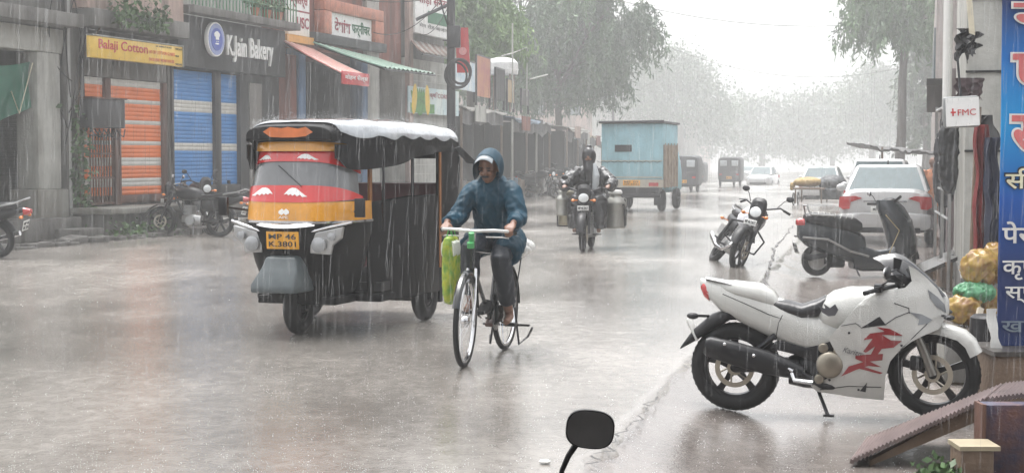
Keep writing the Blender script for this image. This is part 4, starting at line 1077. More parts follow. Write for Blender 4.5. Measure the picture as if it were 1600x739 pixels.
band("upper_red_band", AUR, lambda a: 1.515 - .11 * abs(2 * a - 1) ** 2.2, lambda a: 1.60, .006, -82, 82)
band("visor", AUY, 1.603, lambda a: 1.685 - .03 * abs(2 * a - 1) ** 2, .035, -84, 84)
SWAP = Matrix(((0, 1, 0, 0), (1, 0, 0, 0), (0, 0, 1, 0), (0, 0, 0, 1)))
def on_cab(name, poly, m, off=.01, parent=None):
    g = MB(SWAP); g.plate(poly, lambda y, z: cab_x(y, z, off), .003, .03, side=1); return g.build(name, m, parent or ar, smooth=60)
def wing(y, z, w, h, flip=1):
    P = [(0, 0), (.12, .18), (.3, .55), (.5, .95), (.66, 1.0), (.8, .85), (.9, .55), (1.0, .2), (.86, .3), (.8, .12), (.7, .28), (.62, .08), (.52, .25), (.42, .02), (.3, .2), (.2, -.05)]
    return [(y + flip * p[0] * w, z + p[1] * h) for p in P]
for (y, z, w, h, f) in ((-.42, 1.22, .24, .07, 1), (.24, 1.215, .22, .075, -1), (-.40, 1.525, .15, .045, 1), (.30, 1.53, .2, .05, -1)):
    on_cab("wing_graphic", wing(y * .86, z, w, h, f), WL)
# canopy
CANM = mat("canopy_black", (.010, .010, .011), .45, bump=.3, bscale=12, spec=.18)
def can(a, b):
    """a around from right side over the roof to the left side, b from the front to the rear"""
    x = .18 - 2.46 * b
    w = .41 + .27 * sstep(.0, .3, b); zb_ = 1.70 - .08 * sstep(.02, .2, b); zt = 1.86 + .03 * math.sin(b * math.pi) - .04 * (1 - sstep(0, .1, b))
    th = math.pi * a; c, s_ = math.cos(th), math.sin(th); e = 4.0
    y = -w * (abs(c) ** (2 / e)) * (1 if c > 0 else -1); z = zb_ + (zt - zb_) * abs(s_) ** (2 / e)
    return (x, y, z)
g = MB(); g.sheet(can, 30, 26, (0, 0, -.015)); g.build("canopy", CANM, ar, smooth=60)
fr_ = [(can(a / 24, 0)[1] * 1.005, can(a / 24, 0)[2] - .002) for a in range(25)]
g = MB(); g.prism(fr_, .16, .19, 'YZ'); g.build("front_panel_cover", CANM, ar, bevel=.008)
g = MB(SWAP); g.plate([(y, z + .11) for y, z in [(-.24, 1.66), (-.17, 1.70), (-.06, 1.69), (.0, 1.70), (.10, 1.685), (.17, 1.70), (.24, 1.655), (.17, 1.62), (.06, 1.61), (-.06, 1.61), (-.17, 1.615)]], lambda y, z: .196, .003, .05, side=1); g.build("sticker", mat("sticker_orange", (.6, .17, .05), .4), ar)
for s in (-1, 1):   # side flaps
    g = MB()
    def fl(a, b, s=s):
        x = .14 - a * 2.2; w = .42 + .275 * sstep(.0, .33, a)
        low = 1.44 + .14 * sstep(.10, .75, a) - .0 * a + .10 * (1 - sstep(0, .09, a))
        if a > .74: low = 1.60
        z = 1.66 + (low - 1.66) * b; return (x, s * (w + .02 * math.sin(a * 20) * b + .01), z)
    g.sheet(fl, 40, 5, (0, -s * .01, 0)); g.build("side_flap", CANM, ar, smooth=60)
SHT = mat("plastic_sheet", (.30, .32, .34), .12, coat=1, var=.3, scale=3)
g = MB()
def sh(a, b):
    x, y, z = can(.06 + .88 * a, .05 + .93 * b)
    ed = (abs(2 * a - 1)) ** 10; z += .012 + .012 * n2(x * 4, y * 4, 1.0)
    if ed > .3: z -= .035 * abs(math.sin(b * math.pi * 5.5)) * ed; y *= 1.02
    return (x, y, z)
g.sheet(sh, 34, 40, (0, 0, -.004)); g.build("roof_sheet", SHT, ar, smooth=180)
# rear body
g = MB()
for s in (-1, 1):
    g.box(-1.72, -.95, s * .665 - .02, s * .665 + .02, .27, 1.2); g.add([(-.95, s * .645, .27), (-.95, s * .685, .27), (-.40, s * .52, .27), (-.40, s * .48, .27), (-.95, s * .645, 1.2), (-.95, s * .685, 1.2), (-.40, s * .52, 1.15), (-.40, s * .48, 1.15)], [(0, 1, 2, 3), (7, 6, 5, 4), (0, 4, 5, 1), (1, 5, 6, 2), (2, 6, 7, 3), (3, 7, 4, 0)])
    g.box(-2.24, -1.70, s * .665 - .02, s * .665 + .02, .40, 1.64)
g.box(-2.27, -2.22, -.68, .68, .40, 1.30); g.box(-2.27, -2.22, -.68, .68, 1.55, 1.66); g.box(-2.27, -2.22, -.68, -.5, 1.3, 1.55); g.box(-2.27, -2.22, .5, .68, 1.3, 1.55); g.box(-2.2, -.4, -.62, .62, .27, .34); g.box(-.4, .05, -.38, .38, .27, .34)
g.build("rear_body", AUB, ar, bevel=.012)
g = MB()
for s in (-1, 1):
    for x in (-.42, -1.12): g.tube([(x, s * .64, .9), (x, s * .64, 1.7)], .016, 8)
g.build("canopy_post", BMT, ar)
for s in (-1, 1):
    g = MB(); g.box(-1.73, -1.69, s * .69 - .006, s * .69 + .006, .5, 1.6); g.build("orange_strip", mat("strip_orange", (.28, .11, .03), .4), ar)
    g = MB(); g.box(-.47, -.41, s * .50 - .01, s * .50 + .01, 1.0, 1.64); g.build("orange_strip", mat("strip_orange", (.28, .11, .03), .4), ar)
g = MB(); g.tube([(cab_x(.15, 1.3, .02), .15, 1.30), (cab_x(-.1, 1.48, .02), -.1, 1.48)], .004, 5); g.build("wiper", BPL, ar)
g = MB(); g.hull([(-.75, .55, .78, .42), (-.72, .55, .8, .5), (-.45, .55, .8, .5), (-.4, .57, .76, .42)], 14, 5); g.build("driver_seat", mat("seat_maroon", (.14, .02, .03), .5), ar)
g = MB(); g.hull([(-1.95, .55, .95, .58), (-1.9, .5, .98, .6), (-1.5, .5, .82, .6), (-1.45, .52, .78, .55)], 14, 5); g.box(-2.1, -1.95, -.6, .6, .6, 1.3); g.build("passenger_seat", mat("seat_maroon", (.14, .02, .03), .5), ar, bevel=.02)
g = MB(); g.tube([(-.3, 0, .5), (-.1, 0, .95), (-.08, 0, 1.05)], .02, 8); g.tube([(-.25, .26, 1.1), (-.08, .1, 1.07), (-.08, -.1, 1.07), (-.25, -.26, 1.1)], .016, 8); g.build("handlebar", BMT, ar)
# driver
drv = thing("person", "driver sitting behind the red banded windscreen of the rickshaw", "person")
drv.location = ar.location; drv.rotation_euler = ar.rotation_euler
g = MB(); g.ell((-.48, 0, 1.5), (.095, .08, .12)); g.tube([(-.55, 0, .85), (-.55, 0, 1.1), (-.52, 0, 1.28), (-.5, 0, 1.42)], [.15, .16, .12, .05], 12)
for s in (-1, 1): g.tube([(-.53, s * .17, 1.27), (-.45, s * .24, 1.05), (-.26, s * .25, 1.1)], [.055, .045, .035], 8); g.tube([(-.52, s * .1, .86), (-.15, s * .14, .84), (-.12, s * .12, .45)], [.085, .065, .045], 8)
g.ell((-.39, 0, 1.49), (.02, .015, .02)); g.build("body", SKIN, drv, remesh=.014, smoothit=2)
g = MB(); g.tube([(-.55, 0, .82), (-.55, 0, 1.1), (-.53, 0, 1.3)], [.18, .19, .13], 14)
for s in (-1, 1): g.tube([(-.53, s * .17, 1.27), (-.45, s * .24, 1.05), (-.35, s * .25, 1.07)], [.075, .065, .055], 10)
g.build("shirt", mat("khaki", (.2, .17, .11), .7), drv, remesh=.016, disp=.008)
g = MB(); g.ell((-.5, 0, 1.54), (.1, .086, .1)); g.build("hair", INK, drv)
# front details
o = plate(I, ar, cab_x(0, .85) + .03, -.155, .155, .765, .915, ("MP 46", "K.3801"), False, m=YPL, tilt=R(4))
on_cab("logo", [(-.05, 1.09), (-.02, 1.11), (.0, 1.095), (.02, 1.11), (.05, 1.09), (.05, 1.07), (.02, 1.055), (0, 1.07), (-.02, 1.055), (-.05, 1.07)], WL, .006)
text("APE", WL, ar, Matrix.Translation((cab_x(0, 1.03) + .01, 0, 1.025)) @ Matrix.Rotation(math.pi / 2, 4, 'Z') @ Matrix.Rotation(math.pi / 2, 4, 'X'), width=.09, height=.022, align='C')
g = MB(); g.sheet(lambda a, b: (.33 - .1 * (2 * a - 1) ** 2 + .03 * (1 - b), (a - .5) * .56, .945 + .035 * b + .02 * (2 * a - 1) ** 2), 20, 2, (-.012, 0, 0)); g.build("chrome_bumper", CHR, ar, smooth=60)
for s in (-1, 1):
    g = MB(); y = s * .36; x = cab_x(y, .85) + .01
    P = [(y - s * .13, .73), (y - s * .12, .90), (y + s * .17, .96), (y + s * .15, .86), (y + s * .07, .80), (y + s * .05, .72)]
    if s < 0: P = P[::-1]
    g = MB(SWAP); g.plate(P, lambda yy, zz, x=x, s=s: x + .07 - abs(yy) * .1, .05, .05, side=1); hb = g.build("headlamp_housing", ALU, ar, bevel=.008)
    g = MB(); g.tube([(x + .05, y - s * .15, .905), (x + .02, y + s * .02, .95), (x - .06, y + s * .22, .995)], .013, 8); g.build("chrome_brow", CHR, ar)
    g = MB(); g.lathe([(.062, .0), (.066, .035), (.04, .05), (.005, .055)], (x + .035, y - s * .04, .805), 'X', 20); g.build("headlight", mat("lamp_grey_glass", (.30, .31, .32), .12, coat=1), hb)
    g = MB(); g.lathe([(.034, .0), (.036, .03), (.005, .04)], (x + .03, y + s * .075, .875), 'X', 16); g.build("indicator", mat("lamp_grey_glass", (.3, .31, .32), .12, coat=1), hb)
    g = MB(); g.tube([(cab_x(s * .5, 1.1), s * .52, 1.08), (.15, s * .66, 1.12)], .012, 6); g.box(.13, .17, s * .66 - .045, s * .66 + .045, 1.04, 1.2); g.build("mirror", BPL, ar, bevel=.012)
g = MB(); g.loft([[(.36, -.14, .70), (.36, .14, .70), (.05, .14, .72), (.05, -.14, .72)], [(.40, -.17, .60), (.40, .17, .60), (.05, .2, .62), (.05, -.2, .62)], [(.52, -.21, .47), (.52, .21, .47), (.05, .21, .5), (.05, -.21, .5)], [(.53, -.21, .40), (.53, .21, .40), (.0, .21, .40), (.0, -.21, .40)]]); g.build("front_mudguard", mat("mudguard_grey", (.07, .085, .09), .35), ar, bevel=.02)
g = MB()
for s in (-1, 1): g.tube([(0, s * .09, RW), (.1, s * .12, .45)], .025, 8)
g.box(.02, .18, -.13, .13, .44, .48)
g.build("front_fork", BMT, ar)
g = MB(); g.box(-1.85, -1.78, -.66, .66, .16, .4); g.build("mud_flap", BLK, ar)
g = MB(); g.box(-2.26, -.45, -.60, .60, .36, .44); g.box(-.5, -.46, -.5, .5, .4, .95); g.build("chassis", BMT, ar)
g = MB(); a = (-2.2, .69, 1.52); g.add([(-2.1, .69, 1.64), (-2.26, .69, 1.66), (-2.5, .80, 1.48), (-2.3, .74, 1.50), (-2.1, .70, 1.636), (-2.26, .70, 1.654), (-2.5, .81, 1.474), (-2.3, .75, 1.494)], [(0, 1, 2, 3), (7, 6, 5, 4), (0, 4, 5, 1), (1, 5, 6, 2), (2, 6, 7, 3), (3, 7, 4, 0)]); g.build("loose_flap", CANM, ar)

# ------------------------------------------------------------------ people helpers
def hand(g, w, d, side, n, curl=.9):
    """palm and five curled fingers: w wrist, d pointing direction, side across the palm towards the thumb, n palm normal (towards what is held)"""
    w = Vector(w); d = Vector(d).normalized(); s_ = Vector(side).normalized(); n = Vector(n).normalized()
    for k, off in enumerate((-.026, -.009, .009, .026)):
        g.tube([w, w + d * .04 + s_ * off * .8, w + d * .085 + s_ * off], [.018, .015, .0125], 8)
        L = (.028, .034, .037, .033)[k]; p = w + d * .085 + s_ * off
        p1 = p + (d * .75 + n * .5) * L; p2 = p1 + (d * .1 + n) * L * .8; p3 = p2 + (n * .6 - d * .7) * L * .6
        g.tube([p, p1, p2, p3], [.0105, .0095, .009, .007], 8)
    p = w + d * .03 + s_ * .025; p1 = p + (d * .5 + s_ * .6 + n * .3) * .04; p2 = p1 + (d * .4 + n * .7 - s_ * .2) * .035
    g.tube([w + d * .02, p, p1, p2], [.016, .014, .011, .008], 8)
def head(g, c, fwd, up, r=1.0):
    """skull, jaw, nose, ears"""
    c = Vector(c); f = Vector(fwd).normalized(); u = Vector(up); u = (u - f * u.dot(f)).normalized(); s_ = u.cross(f)
    def P(a, b, d): return c + f * a * r + s_ * b * r + u * d * r
    M = Matrix((f, s_, u)).transposed()
    e = M.to_euler()
    g.ell(P(-.01, 0, .02), (.095 * r, .075 * r, .10 * r), rot=e); g.ell(P(.02, 0, -.05), (.065 * r, .056 * r, .065 * r), rot=e)
    g.ell(P(.055, 0, -.085), (.025 * r, .028 * r, .022 * r), rot=e)
    g.tube([P(.075, 0, .03), P(.10, 0, -.012), P(.085, 0, -.025)], [.010, .014, .012], 8)
    for q in (-1, 1):
        g.ell(P(-.005, q * .078, -.01), (.02 * r, .01 * r, .03 * r), rot=e); g.ell(P(.074, q * .035, -.02), (.02, .02, .018), rot=e)
    g.ell(P(.08, 0, -.055), (.014, .026, .009), rot=e)
    return P, e
def face_parts(t, P, e, moustache=True):
    g = MB()
    for q in (-1, 1): g.ell(P(.083, q * .03, .008), (.008, .014, .006), rot=e); g.ell(P(.087, q * .031, .03), (.006, .02, .005), rot=e)
    if moustache: g.ell(P(.093, 0, -.04), (.008, .032, .009), rot=e)
    g.build("eyebrows_and_eyes", INK, t)

# ------------------------------------------------------------------ bicycle and cyclist
HB = math.atan2(-1.06, -.29)
FWp = ground(727, 574); 
bo = Vector((FWp.x, FWp.y, 0)) - Vector((math.cos(HB), math.sin(HB), 0)) * 1.1
bi = thing("bicycle", "old black roadster bicycle ridden through rain with white handlebar", "bicycle", bo, HB)
SB = steer(.96, .7, R(5), R(20))
wheel(bi, I, 0, .345, .042, "wire", rimm=CHR); wheel(bi, SB, 1.1, .345, .042, "wire", rimm=CHR)
BKF = mat("bike_frame_black", (.015, .017, .018), .25, coat=.5)
g = MB(); g.tube([(.22, 0, .84), (.45, 0, .30)], .016, 8); g.tube([(.26, 0, .80), (.90, 0, .86)], .015, 8); g.tube([(.45, 0, .30), (.92, 0, .76)], .016, 8); g.tube([(.92, 0, .72), (.88, 0, .92)], .018, 8)
for s in (-1, 1): g.tube([(.44, s * .03, .30), (0, s * .06, .345)], .011, 6); g.tube([(.27, s * .015, .76), (0, s * .06, .345)], .010, 6)
g.build("frame", BKF, bi)
g = MB(SB)
for s in (-1, 1): g.tube([(.925, s * .03, .72), (1.02, s * .05, .5), (1.1, s * .055, .345)], [.012, .012, .008], 6)
g.tube([(.89, 0, .86), (.87, 0, .98), (.92, 0, 1.0)], .013, 8); g.build("fork", CHR, bi)
g = MB(SB); g.tube([(.74, .27, .985), (.86, .245, 1.005), (.93, .16, 1.01), (.94, 0, 1.0), (.93, -.16, 1.01), (.86, -.245, 1.005), (.74, -.27, .985)], .013, 10)
for s in (-1, 1): g.tube([(.92, s * .1, .96), (.88, s * .22, .96), (.8, s * .25, .95)], .006, 6)
g.build("handlebar", mat("bar_white", (.62, .62, .6), .25, metal=.5), bi)
g = MB(SB)
for s in (-1, 1): g.tube([(.70, s * .278, .985), (.80, s * .262, .997)], .019, 10)
g.build("grip", BLK, bi)
g = MB(SB); g.tube([(.98, 0, .88), (.99, 0, .92)], .028, 12); g.tube([(.95, .0, .93), (.97, .0, .99)], .022, 10); g.build("bell", mat("green_bell", (.06, .3, .1), .3), bi)
g = MB(); g.hull([(.08, .88, .93, .09), (.14, .88, .945, .105), (.24, .89, .935, .07), (.38, .90, .93, .03)], 12, 2.5); g.tube([(.22, 0, .8), (.2, 0, .9)], .013, 6); g.build("saddle", SEATM, bi)
g = MB(); g.lathe([(.09, .045), (.095, .05), (.09, .055)], (.45, 0, .30), 'Y', 24); g.box(.02, .46, .055, .075, .27, .40)
g.tube([(.45, .07, .30), (.30, .075, .24)], .009, 6); g.tube([(.45, -.07, .30), (.60, -.075, .36)], .009, 6); g.build("chain_case", BKF, bi, bevel=.006)
for s, (x, z) in ((1, (.30, .24)), (-1, (.60, .36))):
    g = MB(); g.box(x - .045, x + .045, s * .13 - .04, s * .13 + .04, z - .012, z + .012); g.build("pedal", BLK, bi, bevel=.004)
for T_, cx_, nm in ((I, 0, "rear_mudguard"), (SB, 1.1, "front_mudguard")):
    g = MB(T_); arc = range(20, 171, 10) if cx_ else range(0, 190, 10)
    g.loft([[(cx_ + rr * math.cos(R(a)), yy, .345 + rr * math.sin(R(a))) for rr, yy in ((.358, -.028), (.374, -.012), (.374, .012), (.358, .028), (.366, .0))] for a in arc]); g.build(nm, BKF, bi)
g = MB()
for s in (-1, 1): g.tube([(-.38, s * .07, .735), (.12, s * .06, .74)], .007, 6); g.tube([(0, s * .07, .345), (-.22, s * .075, .73)], .006, 6)
for k in range(5): g.tube([(-.36 + k * .11, -.07, .74), (-.36 + k * .11, .07, .74)], .005, 6)
g.build("carrier", BKF, bi)
g = MB()
for s in (-1, 1): g.tube([(0, s * .08, .345), (.02, s * .12, .05), (-.12, s * .16, .10)], .009, 6)
g.tube([(-.05, -.2, .2), (-.02, .2, .2)], .01, 6); g.tube([(-.12, .16, .1), (-.02, .22, .18)], .01, 6); g.build("rear_stand", BMT, bi)
# bundle on the carrier
def bundle(name, label, cat, loc, rz, r, m, tie=True, group=None, dsp=.02):
    t = thing(name, label, cat, loc, rz, group)
    g = MB(); g.ell((0, 0, r[2]), r, 18, 12); g.ell((r[0] * .3, r[1] * .2, r[2] * 1.1), (r[0] * .7, r[1] * .8, r[2] * .9), 14, 10)
    g.build("wrap", m, t, remesh=min(r) * .12, disp=dsp, dscale=min(r) * .8); return t
Mb = bi.matrix_basis
bundle("white_bundle", "white plastic wrapped bundle on rear carrier of the bicycle", "bundle", Mb @ Vector((-.12, .05, .745)), HB, (.24, .15, .075), mat("white_plastic", (.6, .6, .58), .25, coat=.5))
# bag on the handlebar
bag = thing("shopping_bag", "bright green and yellow printed bag hanging from bicycle handlebar", "bag", Mb @ Vector((.90, -.17, .5)), HB, scale=(.6, .72, 1.0))
BGM = mat("bag_yellow_green", (.42, .44, .04), .35, col2=(.10, .24, .03), scale=12)
g = MB(); g.hull([(-.20, .02, .40, .02), (-.17, -.03, .45, .05), (-.05, -.05, .46, .075), (.08, -.05, .46, .075), (.18, -.03, .45, .05), (.21, .02, .4, .02)], 16, 3.5)
g.build("bag_body", BGM, bag, remesh=.012, disp=.012, dscale=.09)
g = MB(); g.hull([(-.12, .30, .43, .072), (.0, .30, .44, .092), (.15, .30, .43, .075)], 12, 3.5); g.build("white_panel", mat("bag_white", (.6, .62, .55), .4), bag)
g = MB()
for s in (-1, 1): g.tube([(-.08, s * .04, .42), (-.05, s * .015, .51), (.05, s * .015, .51), (.08, s * .04, .42)], .006, 6)
g.build("bag_handle", mat("bag_green", (.05, .3, .05), .4), bag)
# person
cy = thing("person", "cyclist in hooded blue raincoat riding the bicycle with a green bag", "person", bo, HB)
g = MB()
P, e = head(g, (.47, 0, 1.47), (.93, -.10, -.36), (.3, 0, .95))
g.tube([(.40, 0, 1.30), (.43, 0, 1.40)], .05, 10)
g.tube([(.16, 0, .95), (.22, 0, 1.08), (.34, 0, 1.26), (.39, 0, 1.33)], [.13, .13, .14, .07], 14)
for s in (-1, 1):
    g.tube([(.36, s * .15, 1.29), (.50, s * .24, 1.10), (.715, s * .265, 1.055)], [.05, .04, .026], 10)
g.tube([(.16, .08, .93), (.53, .10, .76), (.34, .12, .36)], [.08, .06, .038], 10); g.tube([(.16, -.08, .93), (.60, -.11, .83), (.56, -.12, .46)], [.08, .06, .038], 10)
g.tube([(.33, .12, .37), (.30, .12, .30), (.44, .13, .27)], [.036, .035, .025], 10); g.tube([(.56, -.12, .46), (.54, -.12, .42), (.68, -.125, .385)], [.036, .035, .025], 10)
hand(g, (.715, .262, 1.05), (.6, -.05, -.25), (.0, -1, .1), (-.15, 0, -1)); hand(g, (.715, -.262, 1.05), (.6, .05, -.25), (.0, 1, .1), (-.15, 0, -1))
g.build("body", SKIN, cy, remesh=.0075, smoothit=2)
face_parts(cy, P, e)
RCM = mat("raincoat_blue", (.003, .036, .062), .5, spec=.25, var=.2, scale=5)
g = MB()
g.loft([[(cx_ + rx * math.cos(a), ry * math.sin(a), z + sl * math.cos(a)) for a in [2 * math.pi * k / 20 for k in range(20)]] for cx_, z, rx, ry, sl in ((.20, .80, .18, .20, .02), (.20, .90, .175, .19, .02), (.24, 1.02, .165, .175, 0), (.30, 1.14, .16, .175, -.03), (.34, 1.24, .145, .178, -.05), (.37, 1.30, .12, .16, -.05), (.39, 1.36, .09, .11, -.03), (.41, 1.40, .07, .075, 0))])
for s in (-1, 1):
    g.tube([(.34, s * .11, 1.30), (.38, s * .16, 1.27), (.47, s * .225, 1.13), (.52, s * .245, 1.08), (.62, s * .255, 1.06), (.70, s * .262, 1.055)], [.08, .08, .072, .07, .058, .05], 14)
    g.ell((.34, s * .13, 1.29), (.08, .075, .065))
g.ell((.30, 0, 1.36), (.09, .10, .06))
g.build("raincoat", RCM, cy, remesh=.011, smoothit=1, disp=.017, dscale=.085)
# skirts of the coat over the thighs
g = MB(); g.tube([(.18, .1, .90), (.36, .13, .84), (.45, .14, .79)], [.12, .115, .10], 14); g.tube([(.18, -.1, .90), (.36, -.13, .88), (.48, -.14, .85)], [.12, .115, .10], 14); g.build("coat_skirt", RCM, cy, remesh=.012, disp=.016, dscale=.09)
# hood: shell with open face
g = MB(); Mh = Matrix.Translation(Vector((.455, 0, 1.475)))@ Matrix.Rotation(R(20), 4, 'Y')
def hood(a, b):
    th = R(-118 + 236 * a); ph = b
    rx = .125; ry = .108; rz = .145
    x0 = -.11 + .215 * ph
    k = math.sqrt(max(0.02, 1 - ((x0 - .0) / .16) ** 2 * .85 * (1 if x0 < 0 else .15)))
    return Mh @ Vector((x0, ry * k * math.sin(th), rz * k * math.cos(th) * (1 if abs(th) < 1.6 else 1.0) + .0))
g.sheet(hood, 28, 12, (0, 0, -.006)); g.ell(Mh @ Vector((-.05, 0, .0)), (.075, .098, .13)); 
hd = g.build("hood", RCM, cy, smooth=180)
g = MB(); g.sheet(lambda a, b: Mh @ Vector((.105 + .045 * b, .105 * math.sin(R(-42 + 84 * a)), .138 * math.cos(R(-42 + 84 * a)) - .02 * b)), 20, 2, (0, 0, -.004)); g.build("hood_visor", mat("clear_visor", (.28, .31, .33), .12, coat=1), hd, smooth=180)
g = MB()
g.tube([(.62, .277, 1.065), (.715, .264, 1.055)], [.068, .05], 12)
TRM = mat("trousers_navy", (.010, .014, .022), .5)
g = MB(); g.tube([(.16, .08, .93), (.36, .1, .85), (.53, .11, .765), (.45, .12, .58), (.36, .12, .42)], [.10, .095, .08, .075, .062], 12); g.tube([(.16, -.08, .93), (.4, -.1, .88), (.60, -.11, .835), (.58, -.12, .65), (.565, -.12, .50)], [.10, .095, .08, .075, .062], 12); g.ell((.14, 0, .93), (.14, .16, .09)); g.build("trousers", TRM, cy, remesh=.012, disp=.01, dscale=.08)
for x, y, z in ((.30, .12, .27), (.54, -.12, .385)):
    g = MB(); g.hull([(x - .05, z - .03, z + .06, .035), (x, z - .035, z + .07, .042), (x + .1, z - .035, z + .02, .045), (x + .17, z - .035, z - .005, .035)], 12, 3); g.build("shoe", mat("shoe_brown", (.09, .035, .025), .4) if y > 0 else BLK, cy)

# ------------------------------------------------------------------ can rider on a motorcycle
mo = ground(911, 394)
HM = R(-99)
o_ = Vector((mo.x, mo.y, 0)) - Vector((math.cos(HM), math.sin(HM), 0)) * 1.26
mb = commuter("milk_motorcycle", "black motorcycle carrying steel milk cans ridden towards the camera", o_, HM, platetxt=("MP 46", "7788"), scale=1.03, stand=False)
for s in (-1, 1):
    g = MB(); g.tube([(.1, s * .14, .72), (.1, s * .56, .72), (-.25, s * .56, .72), (-.25, s * .14, .72)], .014, 6); g.tube([(.1, s * .56, .72), (.05, s * .56, .36), (-.2, s * .56, .36), (-.25, s * .56, .72)], .012, 6); g.tube([(.05, s * .15, .36), (.05, s * .56, .36)], .012, 6); g.build("can_carrier", BMT, mb)
def milkcan(label, off, sc_, rz=0, tilt=0, m=None, lidm=None, grp="milk cans on the motorcycle"):
    t = thing("milk_can", label, "can", mb.matrix_basis @ Vector(off), HM + rz, grp, sc_)
    t.rotation_euler = (tilt, 0, HM)
    m = m or ALU
    g = MB(); g.lathe([(.145, 0), (.155, .01), (.158, .03), (.155, .05), (.155, .36), (.16, .38), (.155, .40), (.10, .47), (.085, .49), (.085, .52)], n=28); g.build("can_body", m, t)
    g = MB(); g.lathe([(.10, .52), (.11, .53), (.11, .56), (.09, .585), (.02, .59)], n=24); g.build("lid", lidm or m, t)
    g = MB()
    for s in (-1, 1): g.tube([(0, s * .12, .47), (0, s * .17, .44), (0, s * .165, .34), (0, s * .15, .33)], .008, 6)
    g.build("handle", m, t)
    return t
STL = mat("dull_steel", (.40, .40, .37), .38, metal=.7)
milkcan("large steel milk can with white cloth cover on rider's left", (.0, .40, .33), 1.12, m=STL, lidm=WHT)
milkcan("narrow dented milk can hanging low on rider's right", (.0, -.40, .38), 1.0, m=mat("dented_steel", (.30, .27, .2), .4, metal=.7))
milkcan("small milk can hung in front on rider's right side", (.35, -.44, .55), .72, m=STL)
mr = thing("person", "hooded rider in black raincoat and pale scarf on the milk motorcycle", "person", mb.location, HM, None, 1.03)
g = MB(); P, e = head(g, (.40, 0, 1.50), (1, 0, -.12), (0, 0, 1))
g.tube([(.28, 0, 1.25), (.36, 0, 1.42)], .055, 10); g.tube([(.15, 0, .85), (.18, 0, 1.05), (.26, 0, 1.25), (.30, 0, 1.33)], [.15, .14, .16, .08], 14)
for s in (-1, 1):
    g.tube([(.26, s * .18, 1.28), (.42, s * .36, 1.08), (.72, s * .36, 1.04)], [.055, .045, .03], 10); hand(g, (.74, s * .355, 1.05), (.6, -s * .02, -.1), (0, -s, 0), (0, 0, -1))
    g.tube([(.15, s * .1, .85), (.60, s * .17, .78), (.62, s * .19, .38), (.72, s * .2, .31)], [.09, .065, .045, .035], 10)
g.build("body", SKIN, mr, remesh=.012, smoothit=2)
face_parts(mr, P, e)
BC = mat("raincoat_black", (.016, .016, .018), .35, coat=.3)
g = MB(); g.loft([[(cx_ + rx * math.cos(a), ry * math.sin(a), z) for a in [2 * math.pi * k / 20 for k in range(20)]] for cx_, z, rx, ry in ((.2, .74, .25, .30), (.19, .9, .2, .25), (.2, 1.05, .18, .24), (.24, 1.2, .17, .24), (.27, 1.3, .13, .2), (.3, 1.38, .09, .1))])
for s in (-1, 1):
    g.tube([(.25, s * .15, 1.29), (.30, s * .24, 1.2), (.42, s * .37, 1.08), (.55, s * .38, 1.05), (.70, s * .365, 1.04)], [.1, .11, .12, .10, .06], 12)
    g.tube([(.2, s * .14, .82), (.6, s * .2, .78), (.63, s * .21, .5), (.62, s * .21, .36)], [.14, .12, .11, .1], 12)
g.build("raincoat", BC, mr, remesh=.015, disp=.022, dscale=.1)
g = MB(); g.ell((.36, 0, 1.52), (.125, .115, .155), 18, 12); g.ell((.35, 0, 1.66), (.06, .05, .06)); g.tube([(.38, 0, 1.44), (.43, 0, 1.3), (.42, 0, 1.1)], [.1, .085, .06], 12); g.build("hood", BC, mr, remesh=.014, disp=.008)
g = MB(); g.tube([(.40, .07, 1.40), (.43, .12, 1.2), (.40, .11, .98)], [.05, .06, .05], 10); g.build("scarf", mat("pale_scarf", (.5, .53, .55), .6), mr, remesh=.012, disp=.01)

